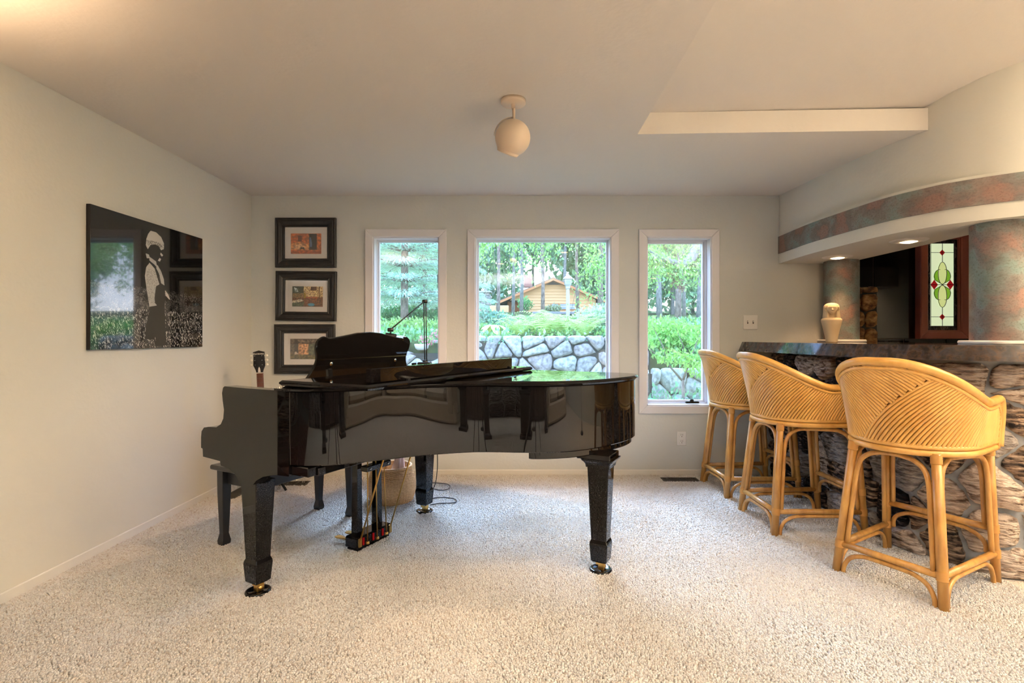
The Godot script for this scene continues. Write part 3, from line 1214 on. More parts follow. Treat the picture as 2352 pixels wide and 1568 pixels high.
func piano():
	var p := thing("grand_piano", "glossy black baby grand piano with front lid folded back", "piano", PIANO_AT, PIANO_TURN)
	var L: Material = M.lacquer
	# outline of the rim: x runs from keyboard to tail, z towards the viewer
	var treble := [0.285, 0.670, 0.36, 0.650, 0.44, 0.59, 0.52, 0.49, 0.60, 0.37, 0.68, 0.26, 0.765, 0.17, 0.85, 0.10, 0.946, 0.052, 1.05, 0.01, 1.141, -0.035, 1.235, -0.115, 1.30, -0.21, 1.355, -0.335, 1.393, -0.47, 1.404, -0.59, 1.385, -0.68, 1.335, -0.725, 1.26, -0.735]
	var rim := curve2(treble, 5)
	rim.append_array(pv([0.8, -0.735, 0.285, -0.735]))
	var st := S()
	prism(st, rim, 0.625, 0.935, 0.004, Transform3D(), true)
	part("case", st, L, p)
	# lower moulding round the tail
	var low := PackedVector2Array()
	for q in inset_any(rim, 0.018):
		if q.x > 1.06:
			low.append(q)
	st = S()
	prism(st, low, 0.592, 0.627, 0.004, Transform3D(), true)
	part("tail_moulding", st, L, p)
	# lid and folded flap
	var lid := inset_any(rim, -0.018)
	st = S()
	prism(st, lid, 0.936, 0.958, 0.009, Transform3D(), true)
	part("lid", st, L, p)
	st = S()
	prism(st, pv([0.262, 0.70, 0.750, 0.70, 0.750, -0.70, 0.262, -0.70]), 0.960, 0.982, 0.008)
	part("lid_flap", st, L, p)
	part("lid_strip", boxm(Vector3(0.70, 1.011, 0.07), Vector3(0.026, 0.058, 1.15), 0.003), L, p)
	part("lid_hinge", boxm(Vector3(0.258, 0.960, 0.0), Vector3(0.012, 0.006, 1.36), 0.002), M.brass, p)
	for z in [0.45, -0.5]:
		part("lid_buffer", boxm(Vector3(0.735, 0.985, z), Vector3(0.014, 0.012, 0.014), 0.003), M.black, p)
	# arms
	var arm := [0.2845, 0.935, 0.0, 0.935, -0.145, 0.937, -0.156, 0.93, -0.163, 0.905, -0.158, 0.87, -0.149, 0.83, -0.154, 0.79, -0.172, 0.763, -0.205, 0.746, -0.265, 0.743, -0.300, 0.737, -0.318, 0.718, -0.322, 0.69, -0.322, 0.640, -0.310, 0.637, -0.307, 0.600, -0.178, 0.593, -0.172, 0.573, -0.12, 0.567, -0.08, 0.553, -0.055, 0.535, -0.045, 0.515, 0.055, 0.515, 0.075, 0.535, 0.12, 0.558, 0.20, 0.576, 0.2845, 0.580]
	for sg in [1.0, -1.0]:
		st = S()
		if sg > 0:
			zprism(st, pv(arm), 0.612, 0.6702, 0.0)
		else:
			zprism(st, pv(arm), -0.7352, -0.677, 0.003)
		part("arm", st, L, p)
	# keyboard side
	part("lower_rail", boxm(Vector3(0.19, 0.605, 0.625), Vector3(0.40, 0.040, 0.075), 0.004), L, p)
	part("key_bed", boxm(Vector3(0.05, 0.600, -0.032), Vector3(0.70, 0.035, 1.30), 0.003), L, p)
	part("key_slip", boxm(Vector3(-0.292, 0.655, -0.032), Vector3(0.022, 0.08, 1.29), 0.004), L, p)
	var kb := S()
	for k in 52:
		box(kb, Vector3(-0.205, 0.70, -0.032 - 0.601 + 0.0236 * (k + 0.0)), Vector3(0.15, 0.03, 0.0226), 0.001)
	part("white_keys", kb, M.ivory, p)
	var bk := S()
	for k in 51:
		if (k % 7) in [0, 2, 3, 5, 6]:
			box(bk, Vector3(-0.185, 0.72, -0.032 - 0.589 + 0.0236 * k), Vector3(0.09, 0.02, 0.011), 0.003)
	part("black_keys", bk, M.black, p)
	for z in [0.585, -0.65]:
		part("key_block", boxm(Vector3(-0.20, 0.70, z), Vector3(0.18, 0.08, 0.05), 0.006), L, p)
	st = S()
	zprism(st, pv([-0.14, 0.70, -0.115, 0.72, -0.10, 0.90, -0.12, 0.905]), -0.665, 0.605, 0.003)
	part("fallboard", st, L, p)
	part("action_rail", boxm(Vector3(0.09, 0.76, -0.032), Vector3(0.38, 0.28, 1.275)), M.dark_felt, p)
	part("iron_plate", boxm(Vector3(0.10, 0.905, -0.032), Vector3(0.36, 0.012, 1.27), 0.003), mat(rgb(150, 112, 52), 0.4, 0.5, 0.6), p)
	var pins := S(true)
	for r in 3:
		for k in 60:
			tube(pins, [Vector3(0.02 + r * 0.035, 0.905, -0.60 + 0.0195 * k), Vector3(0.02 + r * 0.035, 0.93, -0.60 + 0.0195 * k)], 0.003, 5)
	part("tuning_pins", pins, M.steel, p).set_meta("kind", "stuff")
	# music desk, leaning towards the tail
	var half := [0.40, 0.0, 0.365, 0.045, 0.338, 0.10, 0.336, 0.135, 0.350, 0.175, 0.345, 0.215, 0.31, 0.238, 0.27, 0.230, 0.18, 0.242, 0.09, 0.258]
	var dk := PackedVector2Array()
	for q in curve2(half, 4):
		dk.append(q)
	dk.append(Vector2(0.0, 0.264))
	for k in range(dk.size() - 2, -1, -1):
		dk.append(Vector2(-dk[k].x, dk[k].y))
	st = S()
	var tilt := Transform3D(Basis(Vector3.UP, PI / 2), Vector3(0.055, 0.932, 0.02)) * Transform3D(Basis(Vector3.RIGHT, 0.22), Vector3.ZERO)
	zprism(st, dk, -0.008, 0.008, 0.003, true, tilt)
	var desk := part("music_desk", st, L, p)
	for z in [0.245, -0.235]:
		var kn := S(true)
		lathe(kn, [Vector2(0.0005, 0.0), Vector2(0.009, 0.001), Vector2(0.009, 0.006), Vector2(0.0005, 0.007)], 14, tilt * Transform3D(Basis(Vector3.RIGHT, PI / 2), Vector3(-z, 0.10, 0.008)))
		part("knob", kn, M.steel, desk)
	for z in [0.335, -0.31]:
		part("desk_support", boxm(Vector3(0.155, 0.965, z), Vector3(0.022, 0.085, 0.026), 0.003, Basis(Vector3(0, 0, 1), 0.12)), L, p)
	# legs with brass casters
	var spots := [Vector3(0, 0, 0.606), Vector3(0, 0, -0.606), Vector3(1.311, 0, -0.317)]
	for k in 3:
		var c: Vector3 = spots[k]
		st = S()
		var top := 0.517
		if k == 2:
			top = 0.53
		taper_leg(st, [[top, 0.054, 0.050], [0.165, 0.039, 0.036], [0.150, 0.045, 0.042], [0.140, 0.046, 0.043], [0.062, 0.040, 0.037], [0.056, 0.034, 0.032]], c)
		var lg := part("leg", st, L, p)
		if k == 2:
			var cap := S()
			box(cap, c + Vector3(-0.015, 0.580, 0.0), Vector3(0.17, 0.028, 0.15), 0.003)
			taper_leg(cap, [[0.567, 0.082, 0.075], [0.558, 0.078, 0.072], [0.548, 0.068, 0.063], [0.538, 0.062, 0.058], [0.524, 0.060, 0.056]], c)
			part("leg_bracket", cap, L, p)
		var cs := S()
		box(cs, c + Vector3(0.0, 0.046, 0.0), Vector3(0.045, 0.022, 0.032), 0.004)
		box(cs, c + Vector3(0.006, 0.032, 0.014), Vector3(0.03, 0.036, 0.006), 0.002)
		box(cs, c + Vector3(0.006, 0.032, -0.014), Vector3(0.03, 0.036, 0.006), 0.002)
		cs.set_smooth_group(0)
		tube(cs, [c + Vector3(0.008, 0.0285, -0.011), c + Vector3(0.008, 0.0285, 0.011)], 0.0165, 16)
		part("caster", cs, M.brass, lg)
		var w := (Transform3D(Basis(Vector3.UP, PIANO_TURN), PIANO_AT) * c)
		var cup := S(true)
		lathe(cup, [Vector2(0.002, 0.001), Vector2(0.048, 0.0), Vector2(0.056, 0.006), Vector2(0.054, 0.016), Vector2(0.047, 0.019), Vector2(0.038, 0.013), Vector2(0.002, 0.0125)], 28)
		tag(part("caster_cup", cup, M.lacquer, null, w), ["round black caster cup under the near front piano leg", "round black caster cup under the far piano leg by the basket", "round black caster cup under the tail leg of the piano"][k], "caster cup", "piano caster cups")
	# pedal lyre
	var lx := 0.045
	var lz := -0.045
	st = S()
	box(st, Vector3(lx, 0.052, lz), Vector3(0.095, 0.062, 0.27), 0.008)
	box(st, Vector3(lx, 0.014, lz), Vector3(0.08, 0.016, 0.25), 0.004)
	var ly := part("pedal_lyre", st, M.lacquer, p)
	for z in [0.080, -0.075]:
		st = S()
		taper_leg(st, [[0.082, 0.022, 0.021], [0.60, 0.018, 0.016]], Vector3(lx - 0.01, 0, lz + z))
		part("post", st, L, ly)
	part("crossbar", boxm(Vector3(lx + 0.055, 0.447, lz), Vector3(0.05, 0.03, 0.19), 0.004), L, ly)
	for z in [0.07, -0.07]:
		part("bolt", rod(Vector3(lx + 0.078, 0.447, lz + z), Vector3(lx + 0.083, 0.447, lz + z), 0.007, 12), M.steel, ly)
	for z in [0.075, 0.0, -0.075]:
		part("pedal_rod", rod(Vector3(lx + 0.062, 0.045, lz + z), Vector3(lx + 0.048, 0.60, lz + z * 0.8), 0.0034), M.brass, ly)
		var pd := S()
		prism(pd, pv([0.03, 0.011, -0.07, 0.012, -0.105, 0.020, -0.125, 0.014, -0.128, 0.0, -0.125, -0.014, -0.105, -0.020, -0.07, -0.012, 0.03, -0.011]), 0.034, 0.042, 0.003, Transform3D(Basis(), Vector3(0, 0, lz + z)))
		part("pedal", pd, M.brass, ly)
		part("felt", boxm(Vector3(lx + 0.05, 0.056, lz + z + 0.018), Vector3(0.006, 0.040, 0.014), 0.001), M.red_felt, ly)
		part("rod_nut", rod(Vector3(lx + 0.063, 0.038, lz + z), Vector3(lx + 0.062, 0.05, lz + z), 0.010, 10), M.brass, ly)
	for z in [0.118, -0.118]:
		part("brace_rod", rod(Vector3(lx + 0.05, 0.062, lz + z), Vector3(0.285, 0.60, lz + z), 0.0046), M.brass, ly)
		part("rod_clip", boxm(Vector3(lx + 0.05, 0.055, lz + z), Vector3(0.012, 0.045, 0.02), 0.002), M.brass, ly)


func inset_any(pl: PackedVector2Array, d: float) -> PackedVector2Array:
	var q := pl.duplicate()
	if area2(q) < 0.0:
		q.reverse()
	return inset(q, d)


func bench():
	var b := thing("piano_bench", "plain black wooden piano bench with four slim tapered legs", "bench", Transform3D(Basis(Vector3.UP, PIANO_TURN), PIANO_AT) * Vector3(-0.510, 0, 0.016), PIANO_TURN)
	part("seat", boxm(Vector3(0, 0.447, 0), Vector3(0.355, 0.026, 0.78), 0.006), M.satin_black, b)
	var st := S()
	for z in [-0.315, 0.315]:
		box(st, Vector3(0, 0.39, z), Vector3(0.24, 0.09, 0.02), 0.003)
	for x in [-0.135, 0.135]:
		box(st, Vector3(x, 0.39, 0), Vector3(0.02, 0.09, 0.62), 0.003)
	part("apron", st, M.satin_black, b)
	for x in [-0.144, 0.144]:
		for z in [-0.328, 0.328]:
			st = S()
			taper_leg(st, [[0.434, 0.026, 0.026], [0.30, 0.025, 0.025], [0.07, 0.017, 0.017], [0.05, 0.021, 0.021], [0.03, 0.025, 0.025], [0.0, 0.022, 0.022]], Vector3(x, 0, z))
			part("leg", st, M.satin_black, b)


# ------------------------------------------------------------------ rattan bar stools
class Barrel:
	# plan of the seat back: arc length from the middle of the back, positive towards +z
	var pts := PackedVector2Array()
	var cum := PackedFloat32Array()
	var half := 0.0
	func _init():
		for k in range(-24, 25):
			var a := PI / 2 * k / 24.0
			pts.append(Vector2(-0.265 * cos(a), 0.25 * sin(a)))
		for k in range(1, 11):
			pts.append(Vector2(0.024 * k, 0.25 - 0.001 * k))
			pts.insert(0, Vector2(0.024 * k, -0.25 + 0.001 * k))
		cum.append(0.0)
		for i in range(1, pts.size()):
			cum.append(cum[i - 1] + pts[i].distance_to(pts[i - 1]))
		half = cum[-1] / 2.0
	func at(x: float, y: float, off := 0.0) -> Vector3:
		var s := clampf(x + half, 0.0001, cum[-1] - 0.0001)
		var i := clampi(cum.bsearch(s) - 1, 0, pts.size() - 2)
		var f := (s - cum[i]) / (cum[i + 1] - cum[i])
		var p := pts[i].lerp(pts[i + 1], f)
		var t0 := (pts[mini(i + 1, pts.size() - 1)] - pts[maxi(i - 1, 0)]).normalized()
		var t1 := (pts[mini(i + 2, pts.size() - 1)] - pts[i]).normalized()
		var t := t0.lerp(t1, f).normalized()
		var n := Vector2(-t.y, t.x)
		var lean := lerpf(0.075, 0.03, smoothstep(0.1, 0.55, absf(x)))
		var w := off + lean * pow(maxf(y, 0.0) / 0.38, 1.25)
		return Vector3(p.x + n.x * w, 0.66 + y, p.y + n.y * w)
	func top(x: float) -> float:
		var a := absf(x)
		return lerpf(0.385, 0.205, smoothstep(0.03, 0.46, a)) + 0.012 * smoothstep(0.5, 0.62, a)


func reach(y: float) -> float:
	# how far a strand has swung sideways at height y: steep at the seat, flatter at the rail
	var x := 0.0
	var k := 0.0
	while k < y:
		var h := minf(0.01, y - k)
		x += h / tan(deg_to_rad(lerpf(62.0, 36.0, (k + h * 0.5) / 0.38)))
		k += h
	return x


func make_stool() -> Node3D:
	var t := thing("bar_stool", "", "bar stool")
	var B := Barrel.new()
	var R: Material = M.rattan
	var P: Material = M.rattan_pole
	# legs: foot and head
	var foot := [Vector3(-0.265, 0, -0.218), Vector3(-0.265, 0, 0.218), Vector3(0.262, 0, 0.228), Vector3(0.262, 0, -0.228)]
	var head := [Vector3(-0.205, 0.645, -0.168), Vector3(-0.205, 0.645, 0.168), Vector3(0.215, 0.645, 0.215), Vector3(0.215, 0.645, -0.215)]
	for k in 4:
		part("leg", rod(foot[k], head[k], 0.0195, 12), P, t)
	var on := func(k: int, y: float) -> Vector3: return foot[k].lerp(head[k], y / 0.645)
	for k in 4:
		var j := (k + 1) % 4
		var sy := 0.255 if k == 2 else (0.137 if k != 0 else 0.137)
		var a: Vector3 = on.call(k, sy)
		var b: Vector3 = on.call(j, sy)
		part("stretcher", rod(a, b, 0.0155, 10), P, t)
		# upper arch: up along one leg, under the seat, down the other
		var d := (b - a).normalized()
		var pts := []
		for e in [[sy + 0.01, 0.031], [0.36, 0.031], [0.50, 0.032], [0.565, 0.046], [0.60, 0.085], [0.613, 0.14]]:
			pts.append(on.call(k, e[0]) + d * e[1])
		for e in [[0.613, 0.14], [0.60, 0.085], [0.565, 0.046], [0.50, 0.032], [0.36, 0.031], [sy + 0.01, 0.031]]:
			pts.append(on.call(j, e[0]) - d * e[1])
		var st := S(true)
		tube(st, spline(pts, 4), 0.0115, 8)
		part("arch_brace", st, P, t)
		# lower arch: from the floor up under the stretcher
		pts = []
		var lo := 0.0 if k != 2 else 0.13
		for e in [[lo, 0.031], [lo + 0.04, 0.033], [sy - 0.055, 0.055], [sy - 0.032, 0.10], [sy - 0.027, 0.15]]:
			pts.append(on.call(k, e[0]) + d * e[1])
		for e in [[sy - 0.027, 0.15], [sy - 0.032, 0.10], [sy - 0.055, 0.055], [lo + 0.04, 0.033], [lo, 0.031]]:
			pts.append(on.call(j, e[0]) - d * e[1])
		st = S(true)
		tube(st, spline(pts, 4), 0.0105, 8)
		part("arch_brace", st, P, t)
	# lashings: wound cane round the joints
	for k in 4:
		var levels := [0.137, 0.622]
		if k >= 2:
			levels = [0.137, 0.255, 0.622]
		for y in levels:
			var st := S(true)
			var c: Vector3 = on.call(k, y)
			var ax: Vector3 = (head[k] - foot[k]).normalized()
			var prof := []
			for e in 6:
				prof.append(c + ax * (-0.02 + 0.007 * e))
				prof.append(c + ax * (-0.0165 + 0.007 * e))
			var rr := []
			for e in 6:
				rr.append(0.0205)
				rr.append(0.0235)
			tube(st, prof, rr, 14)
			part("lashing", st, M.lashing, t)
	# seat rails
	for e in [[0.645, 0.0155, 0.0], [0.671, 0.0115, 0.004]]:
		var loop := []
		var n := 64
		for i in n + 1:
			var x := lerpf(-B.half + 0.002, B.half - 0.002, float(i) / n)
			var q := B.at(x, 0.0, e[2])
			loop.append(Vector3(q.x, e[0], q.z))
		for i in range(1, 8):
			var z := lerpf(0.235, -0.235, i / 8.0)
			loop.append(Vector3(0.245, e[0], z))
		var st := S(true)
		tube(st, loop, e[1], 8, false, true)
		part("seat_rail", st, R, t)
	var seat := PackedVector2Array()
	for i in 41:
		var q := B.at(lerpf(-B.half, B.half, i / 40.0), 0.0, -0.012)
		seat.append(Vector2(q.x, q.z))
	var st2 := S()
	prism(st2, seat, 0.655, 0.69, 0.012, Transform3D(), true)
	part("seat", st2, M.seat_cloth, t)
	# added backing that blocks light, coloured dark as shade between the strands
	var lin := S(true)
	var nx := 56
	for i in nx:
		for j in 6:
			var q := []
			for c in [[i, j], [i + 1, j], [i + 1, j + 1], [i, j + 1]]:
				var x := lerpf(-B.half + 0.01, B.half - 0.01, float(c[0]) / nx)
				q.append(B.at(x, B.top(x) * c[1] / 6.0, 0.0))
			quad(lin, q[0], q[3], q[2], q[1])
			var qi := []
			for c in [[i, j], [i + 1, j], [i + 1, j + 1], [i, j + 1]]:
				var x := lerpf(-B.half + 0.01, B.half - 0.01, float(c[0]) / nx)
				qi.append(B.at(x, B.top(x) * c[1] / 6.0, -0.006))
			quad(lin, qi[0], qi[1], qi[2], qi[3])
	part("added_backing", lin, M.rattan_gap_shade, t)
	# strands: one fan sweeps up to the right of the back, the other meets it from the left
	var pitch := 0.0172
	var gmax := reach(0.40)
	for fam in 2:
		var c := -0.10 + (0.0 if fam == 0 else -B.half - gmax - 0.2)
		var stop := B.half if fam == 0 else -0.10 + 2.0 * gmax
		c += pitch * (0.0 if fam == 0 else 0.5)
		while c < stop:
			var pts := []
			var y := 0.008
			while y < 0.39:
				var g := reach(y)
				var x := c + g if fam == 0 else c - g
				var ok := y < B.top(x) - 0.012 and absf(x) < B.half - 0.02
				if fam == 1 and x > -0.10 + g + 0.004:
					ok = false
				if fam == 0 and c > -0.11 and c < -0.09:
					ok = ok and true
				if ok:
					pts.append(B.at(x, y, 0.006))
				elif pts.size():
					break
				y += 0.0125
			if pts.size() >= 3:
				var st := S(true)
				tube(st, pts, 0.0073, 6)
				part("rattan_strand", st, R, t)
			c += pitch
	# arm and back rail with a thinner cane under it
	for e in [[0.0, 0.0195, 0.004], [0.030, 0.0085, 0.008]]:
		var pts := []
		var f := B.half - 0.006
		var low: float = e[0]
		for q in [[0.0, -0.01], [0.0, 0.06], [0.0, 0.12]]:
			pts.append(B.at(-f + low * 0.9 + q[0], q[1], e[2]))
		pts.append(B.at(-f + low * 0.9 + 0.012, 0.175 - low * 0.8, e[2]))
		pts.append(B.at(-f + low * 0.9 + 0.04, 0.208 - low, e[2]))
		var n := 30
		for i in n + 1:
			var x := lerpf(-f + 0.085, f - 0.085, float(i) / n)
			pts.append(B.at(x, B.top(x) - low, e[2]))
		pts.append(B.at(f - low * 0.9 - 0.04, 0.208 - low, e[2]))
		pts.append(B.at(f - low * 0.9 - 0.012, 0.175 - low * 0.8, e[2]))
		for q in [0.12, 0.06, -0.01]:
			pts.append(B.at(f - low * 0.9, q, e[2]))
		var st := S(true)
		tube(st, spline(pts, 3), e[1], 10)
		part("top_rail" if low == 0.0 else "edge_cane", st, R, t)
	return t


func stools():
	var a := make_stool()
	var where := [[1.917, -2.483, 30.2], [1.756, -3.205, 1.0], [1.752, -3.90, 2.4]]
	var labels := ["golden rattan barrel bar stool nearest the viewer, turned away to the right", "golden rattan bar stool in the middle of the row of three", "golden rattan bar stool farthest back, beside the right window"]
	for k in 3:
		var o: Node3D = a
		if k > 0:
			o = a.duplicate()
			o.name = numbered("bar_stool")
			add_child(o)
		o.position = Vector3(where[k][0], 0.006, where[k][1])
		o.rotation.y = deg_to_rad(where[k][2])
		tag(o, labels[k], "bar stool", "rattan stools along the bar")


# ------------------------------------------------------------------ pictures, plates, lamps
func fill_poly(im: Image, a: Array, c: Color):
	var w := im.get_width()
	var h := im.get_height()
	var pl := PackedVector2Array()
	var lo := Vector2(1e9, 1e9)
	var hi := Vector2(-1e9, -1e9)
	for i in range(0, a.size(), 2):
		var q := Vector2(a[i] * w, a[i + 1] * h)
		pl.append(q)
		lo = lo.min(q)
		hi = hi.max(q)
	for y in range(maxi(0, int(lo.y)), mini(h, int(hi.y) + 1)):
		for x in range(maxi(0, int(lo.x)), mini(w, int(hi.x) + 1)):
			if Geometry2D.is_point_in_polygon(Vector2(x + 0.5, y + 0.5), pl):
				im.set_pixel(x, y, c)


func grain(im: Image, sd: int, freq: float, amount: float):
	var nz := FastNoiseLite.new()
	nz.seed = sd
	nz.frequency = freq
	nz.fractal_octaves = 5
	for y in im.get_height():
		for x in im.get_width():
			var c := im.get_pixel(x, y)
			var k := 1.0 + amount * nz.get_noise_2d(x, y) * 2.0
			im.set_pixel(x, y, Color(clampf(c.r * k, 0, 1), clampf(c.g * k, 0, 1), clampf(c.b * k, 0, 1)))


func print_mat(im: Image, rough := 0.5) -> StandardMaterial3D:
	im.generate_mipmaps()
	var m := mat(Color.WHITE, rough)
	m.albedo_texture = ImageTexture.create_from_image(im)
	return m


func sheet(a: Vector3, b: Vector3, c: Vector3, d: Vector3) -> SurfaceTool:
	# a top left, b top right, c bottom right, d bottom left, seen from the front
	var st := S()
	for k in [[a, Vector2(0, 0)], [b, Vector2(1, 0)], [c, Vector2(1, 1)], [a, Vector2(0, 0)], [c, Vector2(1, 1)], [d, Vector2(0, 1)]]:
		st.set_uv(k[1])
		st.add_vertex(k[0])
	return st


func photo_print(k: int) -> StandardMaterial3D:
	var im := Image.create(168, 112, false, Image.FORMAT_RGB8)
	if k == 0:
		im.fill(rgb(196, 104, 48))
		fill_poly(im, [0.0, 0.5, 0.3, 0.4, 0.6, 0.55, 0.6, 0.8, 0.0, 0.8], rgb(222, 150, 92))
		fill_poly(im, [0.1, 0.6, 0.35, 0.5, 0.5, 0.7, 0.3, 0.78, 0.1, 0.75], rgb(236, 182, 132))
		fill_poly(im, [0.0, 0.84, 1.0, 0.84, 1.0, 1.0, 0.0, 1.0], rgb(178, 84, 36))
		grain(im, 4, 0.05, 0.25)
		fill_poly(im, [0.23, 0.1, 0.36, 0.1, 0.36, 0.38, 0.23, 0.38], rgb(108, 58, 30))
		fill_poly(im, [0.6, 0.02, 0.85, 0.02, 0.85, 0.80, 0.6, 0.80], rgb(44, 34, 26))
		fill_poly(im, [0.61, 0.2, 0.66, 0.18, 0.70, 0.5, 0.69, 0.66, 0.62, 0.66], rgb(120, 140, 178))
		fill_poly(im, [0.31, 0.68, 0.44, 0.68, 0.45, 0.82, 0.42, 0.82, 0.41, 0.76, 0.33, 0.76, 0.32, 0.83, 0.30, 0.83], rgb(38, 26, 20))
	elif k == 1:
		im.fill(rgb(120, 78, 52))
		fill_poly(im, [0.37, 0.0, 1.0, 0.0, 1.0, 0.52, 0.37, 0.56], rgb(224, 190, 140))
		fill_poly(im, [0.0, 0.0, 0.37, 0.0, 0.37, 0.5, 0.0, 0.5], rgb(70, 78, 60))
		fill_poly(im, [0.05, 0.05, 0.16, 0.1, 0.2, 0.28, 0.08, 0.25], rgb(196, 208, 206))
		fill_poly(im, [0.02, 0.34, 0.36, 0.34, 0.36, 0.56, 0.02, 0.56], rgb(150, 120, 82))
		fill_poly(im, [0.0, 0.72, 0.3, 0.62, 0.38, 0.7, 0.1, 0.84, 0.0, 0.84], rgb(206, 196, 176))
		fill_poly(im, [0.0, 0.84, 0.4, 0.74, 0.36, 1.0, 0.0, 1.0], rgb(86, 96, 70))
		grain(im, 5, 0.09, 0.35)
		fill_poly(im, [0.6, 0.02, 0.79, 0.02, 0.79, 0.2, 0.6, 0.2], rgb(130, 92, 64))
		fill_poly(im, [0.87, 0.0, 0.89, 0.0, 0.89, 0.54, 0.87, 0.54], rgb(90, 60, 44))
		fill_poly(im, [0.44, 0.52, 0.84, 0.52, 0.84, 0.58, 0.8, 0.58, 0.8, 0.7, 0.77, 0.7, 0.77, 0.58, 0.44, 0.58], rgb(176, 92, 48))
		fill_poly(im, [0.38, 0.28, 0.44, 0.36, 0.44, 0.58, 0.38, 0.6], rgb(168, 140, 40))
		fill_poly(im, [0.50, 0.90, 0.54, 0.84, 0.62, 0.82, 0.70, 0.84, 0.74, 0.90, 0.70, 0.96, 0.62, 0.98, 0.54, 0.96], rgb(92, 168, 204))
	else:
		im.fill(rgb(98, 82, 68))
		fill_poly(im, [0.24, 0.06, 1.0, 0.06, 1.0, 0.14, 0.24, 0.2], rgb(128, 112, 96))
		fill_poly(im, [0.27, 0.22, 0.6, 0.26, 0.6, 0.78, 0.27, 0.76], rgb(206, 152, 108))
		fill_poly(im, [0.6, 0.26, 1.0, 0.2, 1.0, 0.8, 0.6, 0.78], rgb(92, 96, 70))
		fill_poly(im, [0.0, 0.72, 0.3, 0.78, 1.0, 0.82, 1.0, 1.0, 0.0, 1.0], rgb(108, 96, 56))
		grain(im, 6, 0.06, 0.35)
		fill_poly(im, [0.14, 0.1, 0.26, 0.1, 0.26, 0.72, 0.14, 0.72], rgb(60, 52, 44))
		fill_poly(im, [0.14, 0.66, 0.19, 0.62, 0.24, 0.7, 0.28, 0.74, 0.14, 0.78], rgb(214, 196, 182))
	return print_mat(im)


